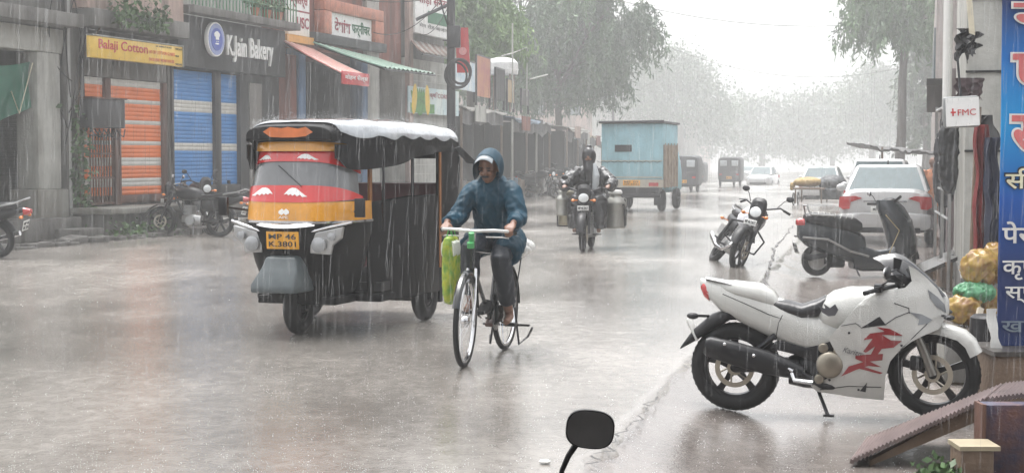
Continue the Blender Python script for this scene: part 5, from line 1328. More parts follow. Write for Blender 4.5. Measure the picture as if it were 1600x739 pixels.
# ------------------------------------------------------------------ vehicles further off
def glass_on(g, q, inset=.1, off=.006):
    """quad q (4 points) inset towards its centre and pushed out along its normal"""
    q = [Vector(p) for p in q]; c = sum(q, Vector()) / 4; n = (q[1] - q[0]).cross(q[3] - q[0]).normalized()
    p = [v + (c - v) * inset + n * off for v in q]; b = [v - n * .02 for v in p]
    g.add(p + b, [(0, 1, 2, 3), (7, 6, 5, 4), (0, 4, 5, 1), (1, 5, 6, 2), (2, 6, 7, 3), (3, 7, 4, 0)])
CGL = mat("car_glass", (.10, .135, .145), .3, spec=.1)
CRP = mat("car_white", (.48, .48, .48), .18, coat=1, var=.02)
def car(name, label, loc, rz, kind="sedan", group=None, m=None, hgt=1.0, rear_wiper=False):
    t = thing(name, label, "car", loc, rz, group); m = m or CRP
    hz_ = hgt
    g = MB(); g.hull([(0.0, .40, .86, .66), (.04, .28, .98, .76), (.22, .22, 1.04, .83), (.8, .2, 1.02, .86), (2.2, .2, .97, .86), (3.2, .2, .95, .86), (3.9, .22, .86, .82), (4.15, .3, .74, .72), (4.2, .36, .66, .6)], 28, 5, top=.93); g.build("body", m, t, smooth=50)
    x0, x1, x2, x3 = (.42, 1.02, 2.45, 3.25) if kind == "sedan" else (.10, .40, 2.5, 3.2)
    zt = 1.43 * hz_ if kind == "sedan" else 1.62 * hz_
    B = [(x0, -.75, .96), (x3, -.75, .94), (x3, .75, .94), (x0, .75, .96)]; Tt = [(x1, -.58, zt), (x2, -.58, zt), (x2, .58, zt), (x1, .58, zt)]
    g = MB(); mid = [(x1 + .02, -.50, zt + .035), (x2 - .1, -.50, zt + .03), (x2 - .1, .50, zt + .03), (x1 + .02, .50, zt + .035)]
    g.loft([B, Tt, mid]); cb = g.build("cabin", m, t, bevel=.05, bseg=3)
    for nm, q in (("rear_window", (B[0], Tt[0], Tt[3], B[3])), ("windscreen", (B[2], Tt[2], Tt[1], B[1]))):
        g = MB(); glass_on(g, q[::-1] if nm == "rear_window" else q[::-1], .10, .008); g.build(nm, CGL, cb)
    for s in (0, 1):
        a, b, c, d = (B[0], B[1], Tt[1], Tt[0]) if s == 0 else (B[2], B[3], Tt[3], Tt[2])
        a, b, c, d = map(Vector, (a, b, c, d))
        for k0, k1 in ((.06, .48), (.52, .94)):
            q = (a.lerp(b, k0), a.lerp(b, k1), d.lerp(c, k1), d.lerp(c, k0)); g = MB(); glass_on(g, q, .12, .008); g.build("side_window", CGL, cb)
    for s in (-1, 1):
        wheel(t, I, .75, .30, .18, "spoke5", y=s * .76, rimm=ALU, tread=False); wheel(t, I, 3.35, .30, .18, "spoke5", y=s * .76, rimm=ALU, tread=False)
        g = MB()
        if kind == "sedan": P_ = [(s * .40, .86), (s * .52, .90), (s * .80, .885), (s * .815, .70), (s * .74, .655), (s * .62, .665), (s * .60, .79)]
        else: P_ = [(s * .70, .95), (s * .80, .95), (s * .80, .65), (s * .66, .65)]
        if s < 0: P_ = P_[::-1]
        g = MB(SWAP); g.plate(P_, lambda y, z: .028 + .32 * max(0, abs(y) - .56) ** 1.6 - .0, .05, .08, side=1); g.build("tail_light", REDL, t, smooth=60)
        g = MB(); g.box(4.02, 4.16, s * .62 - .14, s * .62 + .14, .66, .78); g.build("headlight", GLS, t, bevel=.03)
        g = MB(); g.ell((2.75, s * .96, 1.0), (.06, .1, .075)); g.tube([(2.75, s * .84, .96), (2.75, s * .93, .98)], .02, 6); g.build("side_mirror", m, t)
    g = MB(); g.hull([(-.05, .34, .58, .62), (.0, .27, .60, .80), (.25, .22, .60, .865), (.4, .22, .55, .865)], 20, 5); g.build("rear_bumper", m, t)
    g = MB(); g.box(-.06, .1, -.62, .62, .235, .33); g.build("lower_trim", BPL, t, bevel=.015)
    g = MB(); g.box(4.1, 4.22, -.55, .55, .3, .44); g.build("front_grille", BPL, t, bevel=.015)
    plate(I, t, -.012, -.25, .25, .60, .71, ("MP 09 CQ 4470",), True)
    g = MB(); g.box(-.01, .02, -.38, .38, .79, .815); g.build("chrome_bar", CHR, t)
    g = MB(); g.tube([(x1 + .2, 0, zt + .03), (x1 + .1, 0, zt + .13)], [.02, .006], 6); g.build("antenna", BPL, t)
    return t
RH = math.atan2(.957, .29)
p = ground(1382, 384, -.13)
car("white_sedan", "white sedan with sharp red tail lights parked behind the black scooter", (p.x, p.y, -.13), R(74)).scale = (1.05, 1.06, 1.05)
car("white_hatchback", "tall white car just ahead of the parked sedan, only its roof showing", (at(1352, 330, 36).x + .3, 36, gz(9, 36)), R(74), "hatch")
car("hazy_white_car", "hazy white car beyond the covered cart, half hidden by sedan", (12.0, 60, gz(12.9, 60) - .15), R(74))
car("hazy_white_car", "small white car facing the camera far up the street", (at(1211, 280, 104).x - .5, 104, gz(17, 104) - .28), R(-108))
car("hazy_white_car", "pale car half hidden behind the dark far rickshaw", (at(1166, 280, 125).x, 125, gz(17, 125) - .3), R(75))
def far_rickshaw(name, label, loc, rz, grp="rickshaws far up the street"):
    t = thing(name, label, "rickshaw", loc, rz, grp)
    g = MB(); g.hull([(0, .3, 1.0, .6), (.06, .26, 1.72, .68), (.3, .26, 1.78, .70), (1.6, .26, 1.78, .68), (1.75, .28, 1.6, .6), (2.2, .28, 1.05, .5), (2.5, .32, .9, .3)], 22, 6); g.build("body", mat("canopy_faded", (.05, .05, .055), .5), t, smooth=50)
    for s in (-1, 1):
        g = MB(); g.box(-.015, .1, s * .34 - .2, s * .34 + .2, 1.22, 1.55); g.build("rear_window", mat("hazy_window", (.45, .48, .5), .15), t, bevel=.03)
        g = MB(); g.box(-.02, .05, s * .5 - .08, s * .5 + .08, .68, .76); g.build("tail_light", REDL, t)
        wheel(t, I, .5, .24, .12, "disc", y=s * .6, tread=False)
    wheel(t, I, 2.2, .24, .12, "disc", tread=False)
    plate(I, t, -.03, -.16, .16, .45, .6, ("MP 46",), True, m=YPL)
    g = MB(); g.box(-.05, .0, -.6, .6, .30, .36); g.build("bumper", BMT, t)
    return t
far_rickshaw("far_rickshaw", "dark covered rickshaw with two pale rear windows, far off mid street", (at(1139, 280, 92).x, 92, gz(12, 92)), R(74))
far_rickshaw("far_rickshaw", "dark rickshaw half hidden ahead of the blue truck", (at(1068, 280, 74).x, 74, gz(9, 74)), R(74))
far_rickshaw("far_rickshaw", "faint low vehicle furthest up the left side of street", (at(1086, 280, 110).x, 110, gz(12, 110) - .3), R(74))
# blue goods truck
tr = thing("blue_truck", "light blue box goods carrier seen from behind with brown side boards", "truck", (at(987, 300, 44.5).x, 44.5, gz(4, 44.5)), R(74), None, 1.0)
BT = wallmat("truck_blue", (.30, .50, .56), (.18, .34, .38), .5, .8)
g = MB(); g.box(0, 2.5, -.90, .90, .75, 2.56); g.build("cargo_box", BT, tr, bevel=.02)
g = MB(); g.box(.1, 2.4, -.935, -.905, .72, 1.95); g.box(.1, 2.4, .905, .935, .72, 1.95)
for k in range(5):
    x = .15 + k * .5; g.box(x, x + .07, -.96, -.937, .7, 2.0)
g.build("side_board", mat("board_brown", (.22, .16, .11), .6, col2=(.34, .28, .22), bump=.3), tr)
g = MB(); g.box(-.03, -.003, -.93, .93, .72, .95); g.box(-.025, -.003, -.9, .9, 1.0, 1.03); g.box(-.02, -.003, -.9, .9, 1.48, 1.5); g.build("tail_board", mat("board_cream", (.45, .42, .35), .5), tr)
g = MB(); g.box(-.02, -.002, .0, .5, 1.75, 1.95); g.build("dark_hatch", BMT, tr)
g = MB(); g.box(-.12, 2.6, -.96, .96, 2.57, 2.63); g.tube([(-.12, -.96, 2.63), (-.12, .96, 2.61)], .035, 6); g.build("roof_tarpaulin", BPL, tr, bevel=.01)
g = MB()
for k in range(9): x = -.85 + k * .21; g.tube([(-.02, x, 1.48), (-.025, x + .1, 1.44), (-.02, x + .2, 1.48)], .008, 5)
g.build("lashing_rope", BMT, tr)
for s in (-1, 1):
    g = MB(); g.box(-.05, -.032, s * .65 - .14, s * .65 + .14, .76, .86); g.build("tail_light", REDL if s < 0 else ORL, tr)
    wheel(tr, I, .7, .33, .2, "disc", y=s * .75, tread=False); wheel(tr, I, 3.2, .33, .2, "disc", y=s * .75, tread=False)
plate(I, tr, -.04, -.25, .25, .77, .93, ("MP 09", "GF 6621"), True, m=YPL)
for s in (-1, 1):
    g = MB(); g.box(.32, .34, s * .75 - .16, s * .75 + .16, .2, .6); g.build("mud_flap", BLK, tr)
g = MB(); g.box(-.06, .02, -.85, .85, .44, .54); g.build("rear_bumper", BMT, tr, bevel=.01)
g = MB(); g.box(-.02, .5, -.8, .8, .56, .745); g.build("underframe", BMT, tr)
g = MB(); g.box(.0, 3.6, -.4, .4, .5, .74); g.box(-.02, .1, -.8, .8, .42, .5); g.build("chassis", BMT, tr)
g = MB(); g.hull([(2.6, .6, 1.9, .75), (2.65, .55, 2.0, .8), (3.4, .5, 1.95, .8), (3.9, .5, 1.3, .8), (4.0, .55, 1.0, .7)], 18, 6); g.build("cab", BT, tr)
# covered hand cart
ct = thing("vegetable_cart", "small hand cart under a drooping mustard cloth", "cart", (at(1266, 300, 52).x, 52, gz(10, 52)), R(70), scale=.78)
g = MB(); g.ell((0, .1, 1.0), (.6, .62, .2), 18, 10); g.tube([(0, .75, .95), (0, .8, .65)], [.12, .06], 8); g.build("cover_cloth", mat("mustard_cloth", (.35, .24, .09), .6), ct, remesh=.04, disp=.05, dscale=.3)
g = MB(); g.box(-.9, .9, -.7, .6, .68, .76)
for x in (-.8, .8):
    for y in (-.6, .5): g.box(x - .03, x + .03, y - .03, y + .03, .1, .68)
g.build("table", WOOD, ct, bevel=.01)
g = MB(); g.ell((.3, -.9, .95), (.7, .6, .35)); g.box(-.5, .8, -1.2, -.5, .3, .7); g.build("dark_sack_pile", mat("dark_tarp", (.06, .065, .07), .5), ct, remesh=.05, disp=.06, dscale=.3)
for x in (-.6, .6): wheel(ct, I, x, .28, .05, "wire", y=.62, tread=False)
# ------------------------------------------------------------------ row of stalls on the left, further off
FA2 = R(79.2)
FM2 = Matrix.Translation((-2.6, 50, 0)) @ Matrix.Rotation(FA2, 4, 'Z')
TARP = mat("stall_tarp", (.06, .057, .055), .5, var=.35, scale=1.5, bump=.4, bscale=5)
TIN = mat("wet_tin", (.34, .33, .31), .3, metal=.5, var=.3, scale=2, bump=.3, bscale=8)
TRB = mat("stall_tarp_blue", (.05, .09, .14), .45, var=.35, scale=1.5, bump=.4, bscale=5); TRT = mat("stall_tarp_tan", (.20, .15, .10), .5, var=.35, scale=1.5, bump=.4, bscale=5)
SHK = wallmat("shack_wall", (.05, .045, .042), (.02, .02, .02))
labs = ["dark tin roofed stall nearest the utility pole", "second stall of the dark row, with a pale post", "third stall with sagging grey tarpaulin roof", "fourth stall of the row, with pale tin eave over parked motorcycles", "fifth stall behind the hooded can rider", "last hazy stall left of the blue truck"]
sx = 0
for k in range(6):
    w = (7, 5.5, 6, 6.5, 6, 7)[k]; ht = (3.55, 3.4, 3.45, 3.3, 3.1, 3.1)[k]; y0 = (0, -.3, .2, -.5, 0, .3)[k]
    gzz_ = gz(0, 50 + sx)
    t = thing("market_stall", labs[k], "stall", FM2 @ Vector((sx, y0, gzz_)), FA2, "dark market stalls")
    g = MB(); g.box(0.05, w - .1, 1.6, 1.7, 0, ht - .3); g.box(0.05, .15, .1, 1.6, 0, ht - .35); g.box(w - .25, w - .15, .1, 1.6, 0, ht - .35); g.box(.2, w - .3, .3, 1.0, 0, .8)
    g.build("wall", SHK, t)
    g = MB()
    g.sheet(lambda a, b: (-.2 + a * (w + .3), -1.1 + b * 3.2, ht - .28 + b * .35 - .12 * math.sin(a * math.pi) * (k % 2) + .04 * n2(a * 9, b * 5, 1, k) - .10 * (b < .05) * abs(math.sin(a * 9))), 28, 8, (0, 0, -.04)); g.build("roof", (TIN, TRB, TARP, TIN, TRT, TIN)[k], t)
    for i in range((3, 4, 2, 4, 3, 2)[k]):
        x = .5 + i * 1.25 + .3 * math.sin(k * 3 + i); h_ = .5 + .35 * abs(math.sin(i * 2 + k)); g = MB(); g.box(x, x + .75, -.55, .0, 0, h_); g.build("crate", (WOOD, CONC2, TRT, TRB)[(i + k) % 4], t, bevel=.02)
    g = MB(); g.box(w * .2, w * .2 + 1.7, -1.16, -1.12, ht - .75, ht - .22); g.build("name_board", (WHW, BRN, GRYW, PINK, WHW, BRN)[k], t)
    for x in (.1, w - .2):
        g = MB(); g.tube([(x, -.95, 0), (x, -.95, ht - .34)], .045, 6); g.build("post", (WHW if k == 1 else WOOD), t)
    g = MB(); g.sheet(lambda a, b: (.1 + a * (w - .4), -1.0 + .04 * math.sin(a * 30), ht - .36 - b * (.45 + .25 * n2(a * 4, k, 1, 5))), 30, 4, (0, .02, 0)); g.build("hanging_cloth", TARP, t)
    sx += w + .25
def stub(name, label, cat, s, y, z, builder, group=None, rz=0):
    t = thing(name, label, cat, FM2 @ Vector((s, y, z)), FA2 + rz, group); builder(t); return t
def bb_(mt, w, h, frame=True):
    def f(t):
        g = MB(); g.box(0, w, -.03, .03, .35, h); g.build("panel", mt, t)
        g = MB(); g.box(-.04, 0, -.04, .04, 0, h + .05); g.box(w, w + .04, -.04, .04, 0, h + .05); g.box(0, w, -.04, .04, h, h + .05); g.build("frame", BMT, t)
    return f
def pix(u, v, y): return FP(u, v, y, FM2)
q = pix(710, 172, -.9); stub("blue_white_board", "pale blue and white printed board above the first stall", "board", q[0], -.9, 3.4, bb_(mat("board_blue", (.35, .5, .62), .4, col2=(.7, .72, .7), scale=2), 3.0, 1.3))
q = pix(744, 172, -.6); stub("red_board", "tall faded red board standing on the stall roofs", "board", q[0], -.6, 3.35, bb_(mat("board_red", (.38, .09, .08), .5, col2=(.45, .2, .08), scale=1.2), 2.3, 1.75))
def tank(t):
    g = MB(); g.lathe([(.60, 1.45), (.64, 1.5), (.64, 1.9), (.5, 2.05), (.2, 2.12)], n=20); g.lathe([(.66, 1.62), (.66, 1.66)], n=20); g.build("tank_body", mat("white_sheet", (.7, .7, .69), .4), t)
    g = MB()
    for x, y in ((-.4, -.4), (.4, -.4), (-.4, .4), (.4, .4)): g.tube([(x, y, 0), (x, y, 1.46)], .035, 6)
    g.build("stand", WOOD, t)
q = pix(788, 180, -.4); stub("water_tank", "white wrapped water tank on wooden legs above the stalls", "tank", q[0], -.3, 3.3, tank)
def poles(t):
    g = MB(); g.tube([(0, 0, 0), (0, 0, 3.3)], .03, 6); g.tube([(-2.2, 0, 1.9), (0, 0, 2.15), (3.2, 0, 2.6)], .025, 6); g.tube([(3.2, 0, 2.6), (3.1, 0, .6)], .025, 6); g.tube([(1, -.5, 1.2), (5.2, -.5, 1.6)], .03, 6); g.build("rods", WHW, t)
stub("bamboo_poles", "thin pale poles tied above the stall roofs", "poles", q[0] - .4, -.8, 3.4, poles)
for u, w_, h_, mm, lb in ((772, 1.6, 1.5, SHK, "dark panel leaning under the white tank"), (790, 1.3, 1.2, mat("tan_board", (.36, .26, .14), .6), "tan wooden board leaning on the stall roof"), (812, 1.6, .95, CONC2, "grey patched board right of the tan one")):
    q = pix(u, 180, -.7); stub("roof_board", lb, "board", q[0], -.75, 3.3, bb_(mm, w_, h_))
q = pix(700, 200, -1.2); 
# pale buildings behind the stalls, far off
def blockb(name, label, X, Y, w, d, h, m, rz=0, nw=4, nf=3):
    t = thing(name, label, "building", (X, Y, gz(X, Y) - .3), rz, None)
    g = MB(); g.box(0, w, 0, d, 0, h); g.build("wall", m, t)
    g = MB(); g.box(-.2, w + .2, -.3, d, h + .003, h + .25); g.build("parapet", CONC, t)
    for i in range(nw):
        for j in range(nf):
            x = w * (i + .5) / nw; z = 1.2 + j * (h - 1.2) / nf
            g = MB(); g.box(x - .5, x + .5, -.05, -.004, z, z + 1.2); g.build("window", CGL, t)
    return t
blockb("far_building", "pale pink plastered house behind the stalls", at(705, 200, 130).x, 130, 12, 8, 8.0, PINK, R(5))
blockb("far_building", "white house showing under the large drooping tree", at(890, 200, 190).x, 190, 16, 8, 8.2, WHW, R(5), 4, 2)
blockb("far_building", "pinkish hazy building beyond the blue truck", at(1040, 200, 270).x, 270, 8, 12, 9, PINK, R(5), 2, 2)
# ------------------------------------------------------------------ trees
TRK = mat("bark", (.07, .055, .045), .8, bump=.7, bscale=9)
FOL = leafmat("foliage_grey_green", (.035, .085, .03), (.10, .20, .065), .35)
FOL2 = leafmat("foliage_deep_green", (.03, .06, .03), (.08, .13, .06), .3)
FOLD = leafmat("foliage_drooping", (.018, .055, .018), (.06, .135, .04), .35)
def tree(name, label, loc, trunk, blobs, n, leaf, fol, droop=0.0, seed=1, lean=(0, 0), group=None, tr_=.3, k_=1.0):
    blobs = [(tuple(q * k_ for q in c), tuple(q * k_ for q in r)) for c, r in blobs]; trunk *= k_; leaf *= k_; droop *= k_; tr_ *= k_
    rr = random.Random(seed); t = thing(name, label, "tree", loc, 0, group)
    top = Vector((lean[0], lean[1], trunk))
    g = MB(); g.tube([(0, 0, -.3), (lean[0] * .3 + .1, lean[1] * .3, trunk * .35), (lean[0] * .6, lean[1] * .6, trunk * .7), top], [tr_ * 1.25, tr_, tr_ * .85, tr_ * .7], 12)
    for (c, r) in blobs:
        c = Vector(c); m_ = top.lerp(c, .5) + Vector((rr.uniform(-.4, .4), rr.uniform(-.4, .4), .2))
        g.tube([top - Vector((0, 0, .6)), m_, c], [tr_ * .5, tr_ * .28, tr_ * .1], 7)
        for q in range(4):
            d = Vector((rr.uniform(-1, 1) * r[0], rr.uniform(-1, 1) * r[1], rr.uniform(-.5, .9) * r[2])) * .75; g.tube([m_, m_.lerp(c + d, .6), c + d], [tr_ * .2, tr_ * .12, tr_ * .04], 5)
    g.build("trunk", TRK, t, smooth=180)
    vol = [r[0] * r[1] * r[2] for c, r in blobs]; sv = sum(vol); pts = []
    for (c, r), vv in zip(blobs, vol):
        k = int(n * vv / sv); nc = max(6, int(k / 55)); cl = []
        for i in range(nc):
            while True:
                p = Vector((rr.uniform(-1, 1), rr.uniform(-1, 1), rr.uniform(-1, 1)))
                if .35 < p.length < 1: break
            cl.append(p)
        for i in range(nc):
            p = cl[i]; cc = Vector((c[0] + p.x * r[0], c[1] + p.y * r[1], c[2] + p.z * r[2]))
            if noise.noise(cc * .35 + Vector((seed, 0, 0))) < -.22: continue
            if droop > 0:
                dirn = Vector((p.x, p.y, .25)).normalized(); L = droop * rr.uniform(.5, 1.4)
                for j in range(55):
                    s_ = rr.random(); off = dirn * L * s_ * .8 + Vector((0, 0, -L * s_ * s_ * 1.2))
                    pts.append(cc + off + Vector((rr.gauss(0, .07), rr.gauss(0, .07), rr.gauss(0, .1))))
            else:
                cr = min(r) * .28
                for j in range(55): pts.append(cc + Vector((rr.gauss(0, cr), rr.gauss(0, cr), rr.gauss(0, cr * .7))))
    leaves("crown", fol, [tuple(p) for p in pts], leaf, parent=t, droop=1.5 if droop else .3)
    return t
def X_(u, Y): return at(u, 246, Y).x
tree("drooping_tree", "huge feathery drooping tree hanging over the dark stalls", (X_(872, 84), 84, -.1), 5.6,
     [((-4.6, 0, 8.4), (2.2, 2.5, 2.2)), ((-2.4, 0, 8.8), (2.6, 2.6, 2.6)), ((.2, 0, 8.6), (2.8, 2.5, 2.8)), ((2.6, 0, 9.2), (2.0, 2.4, 2.4)), ((-.2, 0, 6.0), (2.4, 2.0, 1.5)), ((-3.0, 0, 6.6), (1.8, 1.6, 1.4)), ((1.8, 0, 6.6), (1.4, 1.6, 1.3)), ((-5.2, 0, 6.4), (1.3, 1.6, 1.3))], 210000, .32, FOLD, 1.5, 4, tr_=.2, k_=1.06)
tree("roadside_tree", "bright green bush tree behind the tall red sign", (X_(735, 62), 62, 0), 5.5, [((-.6, 0, 8.0), (1.6, 1.6, 1.3)), ((.6, 0, 6.8), (1.5, 1.3, 1.4)), ((-.3, 0, 5.6), (1.1, 1.1, .9))], 22000, .3, leafmat("foliage_bright", (.06, .13, .04), (.18, .30, .08), .4), .8, 5, tr_=.18)
tree("roadside_tree", "pale hazy tree mass right of the drooping tree", (X_(1062, 190), 190, -.6), 7, [((-5, 0, 9.5), (4.5, 4, 4.0)), ((1, 0, 9.0), (4.5, 4, 4.2)), ((-2, 0, 13), (5, 4, 3.0)), ((4.5, 0, 6.5), (2.5, 3, 2.6)), ((-9, 0, 12), (4, 4, 4))], 30000, .4, FOL2, 0, 6, tr_=.5, k_=1.02)
tree("roadside_tree", "faint tree closing the view at the far end of street", (X_(1190, 230), 230, -.7), 6, [((-9, 0, 9), (7, 5, 5)), ((0, 0, 7.5), (7, 5, 5)), ((9, 0, 8), (7, 5, 5.5)), ((-14, 0, 11), (6, 5, 6))], 26000, .7, FOL2, 0, 7, tr_=.5, k_=.95)
tree("roadside_tree", "hazy round tree left of the leaning trunk on the right", (X_(1362, 210), 210, -.4), 5, [((0, 0, 6.6), (2.6, 2.6, 2.8)), ((2.2, 0, 5.4), (2.4, 2.4, 2.4)), ((-1.6, 0, 5.0), (1.5, 2, 1.8)), ((1.5, 0, 8.0), (2.0, 2, 1.6))], 16000, .3, FOL2, 0, 8, tr_=.3, k_=1.55)
tree("roadside_tree", "very faint tree mass beyond the parked cars", (X_(1300, 240), 240, -.7), 5, [((-5, 0, 6), (5, 4, 3.6)), ((3, 0, 7), (5, 4, 4.4)), ((9, 0, 9), (5, 4, 5))], 14000, .6, FOL2, 0, 9, tr_=.4, k_=1.0)
tree("shaggy_tree", "tall shaggy tree with dark trunk and hanging fronds on the right", (X_(1402, 78), 78, -.1), 5.6, [((.3, 0, 7.0), (1.5, 1.4, 1.3)), ((-.5, 0, 6.2), (.9, 1.0, .8)), ((1.0, 0, 6.2), (1.0, 1.0, .9)), ((.3, 0, 8.8), (1.8, 1.6, 1.4))], 50000, .24, FOL, 1.25, 10, lean=(.35, 0), tr_=.17, k_=1.42)
tree("shaggy_tree", "ivy clad tree beside the far right shop row", (X_(1446, 110), 110, -.2), 4.0, [((.2, 0, 4.4), (1.3, 1.2, 1.6)), ((.4, 0, 6.8), (1.4, 1.3, 1.6)), ((0, 0, 2.6), (.9, .9, .9))], 22000, .3, FOL2, .8, 11, tr_=.2, k_=1.5)
# utility poles and wires far off
tp = thing("street_pole", "thin hazy utility pole with short crossarm beyond the truck", "pole", (X_(1047, 190), 190, -.5)); g = MB(); g.tube([(0, 0, 0), (0, 0, 15.2)], .16, 8); g.build("post", BMT, tp); g = MB(); g.tube([(-1.8, 0, 6.5), (.6, 0, 6.5)], .08, 6); g.build("crossarm", BMT, tp)
tp = thing("street_pole", "slim dark pole under the right edge of drooping tree", "pole", (X_(958, 125), 125, -.15)); g = MB(); g.tube([(0, 0, 0), (0, 0, 8.6)], .10, 8); g.build("post", BMT, tp); g = MB(); g.tube([(-.9, 0, 4.6), (.1, 0, 4.6)], .035, 6); g.build("crossarm", BMT, tp)
for (u0, v0, u1, v1, Y, sag, lb) in ((1020, 14, 1380, 36, 85, .5, "upper thin wire sagging across the white sky"), (1130, 102, 1335, 118, 120, .45, "lower thin wire sagging across the hazy sky")):
    a, b = at(u0, v0, Y), at(u1, v1, Y)
    w_ = thing("overhead_wire", lb, "wire", a); g = MB(); d = b - a
    ext = [-.6 + 2.0 * k / 30 for k in range(31)]
    g.tube([d * t_ + Vector((0, 0, -sag * 4 * t_ * (1 - t_))) for t_ in ext], .018, 4); g.build("strand", BLK, w_)

# ------------------------------------------------------------------ right side: shops along the verge
RA = R(74.9)
RM = Matrix.Translation((5.0, 17, 0)) @ Matrix.Rotation(RA, 4, 'Z')
def rthing(name, label, cat, s, y, z=0, group=None, rz=0):
    return thing(name, label, cat, RM @ Vector((s, y, z)), RA + rz, group)
t = rthing("corner_shop", "white painted shop wall end at the right, behind the blue banner", "building", 0, 0, -.13)
g = MB(); g.box(0, 6, -5, 0, 0, 6.5); g.build("wall", WHW, t, bevel=.02)
g = MB(); g.box(-.05, 6, -5, .02, 0, .35); g.build("plinth", CONC2, t)
g = MB()
for z in (2.62, 3.42, 1.75): g.box(-.03, -.002, -1.6, .0, z - .012, z + .012)
g.tube([(-.02, -.35, 3.6), (-.03, -.42, 2.9), (-.03, -.4, 2.3)], .008, 5); g.build("wall_wire", BLK, t)
t = rthing("brown_shop_row", "brown grey shop row receding beyond the white wall", "building", 6.2, 0, -.13)
g = MB(); g.box(0, 14, -5, .1, 0, 3.0); g.box(0, 14, -5, -.3, 3.01, 7); g.build("wall", wallmat("mauve_wall", (.27, .22, .22), (.12, .10, .10)), t)
g = MB(); g.box(-.1, 14.2, .1, .42, 2.75, 2.85); g.build("awning", TARP, t)
for k in range(4):
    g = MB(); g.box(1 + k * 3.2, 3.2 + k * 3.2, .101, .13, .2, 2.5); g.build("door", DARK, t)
t = rthing("hazy_shop_row", "faint tall shop row at far right end of the street", "building", 26, 0, -.2)
g = MB(); g.box(0, 45, -8, .2, 0, 7.0); g.build("wall", wallmat("hazy_wall", (.4, .36, .34), (.2, .17, .16)), t)
for k in range(8):
    g = MB(); g.box(1.5 + k * 5, 4 + k * 5, .2, .25, 3.8, 5.4); g.build("window", CGL, t)
t = rthing("rain_pipe", "tall white rain pipe on the right shop corner", "pipe", 3.0, .16, -.13); g = MB(); g.tube([(0, 0, 2.3), (0, 0, 6.5)], .06, 10); g.build("pipe", WHT, t)
# hanging clothes and rails
for k, (s, y, z0, z1, w_, m_, lb) in enumerate(((2.2, .14, 1.25, 2.25, .22, BC, "black raincoat hanging nearest the FMC sign"), (3.4, .12, 1.2, 2.2, .22, BC, "black garment hanging behind the nearest raincoat"), (4.8, .16, 1.0, 2.1, .28, mat("dark_grey_cloth", (.045, .045, .05), .6), "dark grey garment deepest in the hanging rack"))):
    t = rthing("hanging_garment", lb, "clothing", s, y, -.13, "garments hanging outside the right shop")
    g = MB(); g.hull([(-.04, z0, z1 - .2, w_ * .5), (0, z0 - .03, z1, w_ * .55), (.05, z0, z1 - .1, w_ * .5)], 14, 2.5); g.build("cloth", m_, t, remesh=.02, disp=.03, dscale=.12)
t = rthing("clothes_rack", "grey steel rack carrying the hanging dark garments", "rack", 2.2, .12, -.13)
g = MB()
for z in (.9, 1.25, 1.6, 1.95, 2.35): g.tube([(0, 0, z), (3.2, .15, z)], .018, 6)
for x in (0, 1.6, 3.2): g.tube([(x, x * .047, 0), (x, x * .047, 2.4)], .022, 6)
g.build("rails", ALU, t)
def cloth_strip(name, label, u0, u1, v0, v1, Y, m, seed=0, wob=.05, ragged=.2):
    a, b = at(u0, v0, Y), at(u1, v1, Y); t = thing(name, label, "cloth", (a.x, Y, b.z)); W, Hh = b.x - a.x, a.z - b.z
    g = MB(); g.sheet(lambda p, q: (p * W + wob * n2(q * 3, p * 2, 1.3, seed) * (1 if p in (0, 1) else 1), .03 * math.sin(p * 14 + seed), Hh * (1 - q) + ragged * Hh * (q > .8) * n2(p * 6, seed, 1) + .0), 14, 24, (0, .008, 0)); g.build("fabric", m, t); return t
NAVY = mat("navy_cloth", (.015, .02, .045), .55, bump=.3)
cloth_strip("ragged_black_cloth", "torn black cloth dangling high on the white wall", 1494, 1512, 45, 90, 16.2, BC, 3, .12, .5)
cloth_strip("ragged_black_cloth", "slanting black rag right of the torn high cloth", 1514, 1528, 50, 84, 16.1, BC, 5, .1, .5)
cloth_strip("ragged_black_cloth", "torn dark purple flap directly above the FMC sign", 1493, 1536, 122, 158, 16.3, mat("dark_mauve", (.06, .035, .04), .6), 6, .05, .2)
cloth_strip("ragged_black_cloth", "long black cloth hanging right of the FMC sign", 1534, 1550, 180, 300, 16.0, BC, 7, .12, .1)
cloth_strip("navy_curtain", "long navy cloth hanging beside the blue banner", 1541, 1562, 215, 395, 15.8, NAVY, 8, .06, .05)
cloth_strip("red_curtain", "narrow dark red curtain hanging beside the navy cloth", 1524, 1541, 195, 400, 15.9, mat("dark_red_cloth", (.18, .02, .02), .55, bump=.3), 9, .03, .05)
t = thing("wooden_post", "pale wooden post along the dark red curtain", "post", (at(1519, 300, 16).x, 16, -.13)); g = MB(); g.tube([(0, 0, 0), (.05, 0, 2.2)], .035, 8); g.build("post", WOOD, t)
t = thing("loose_strap", "cream fabric strap dangling from the wall top", "strap", (at(1508, 0, 16).x, 16, at(1508, 60, 16).z)); g = MB(); g.sheet(lambda p, q: (.06 * p + .05 * q, 0, .55 - q * .5 - .02 * p), 2, 8, (0, .01, 0)); g.build("strip", mat("rope_cream", (.6, .55, .42), .7), t)
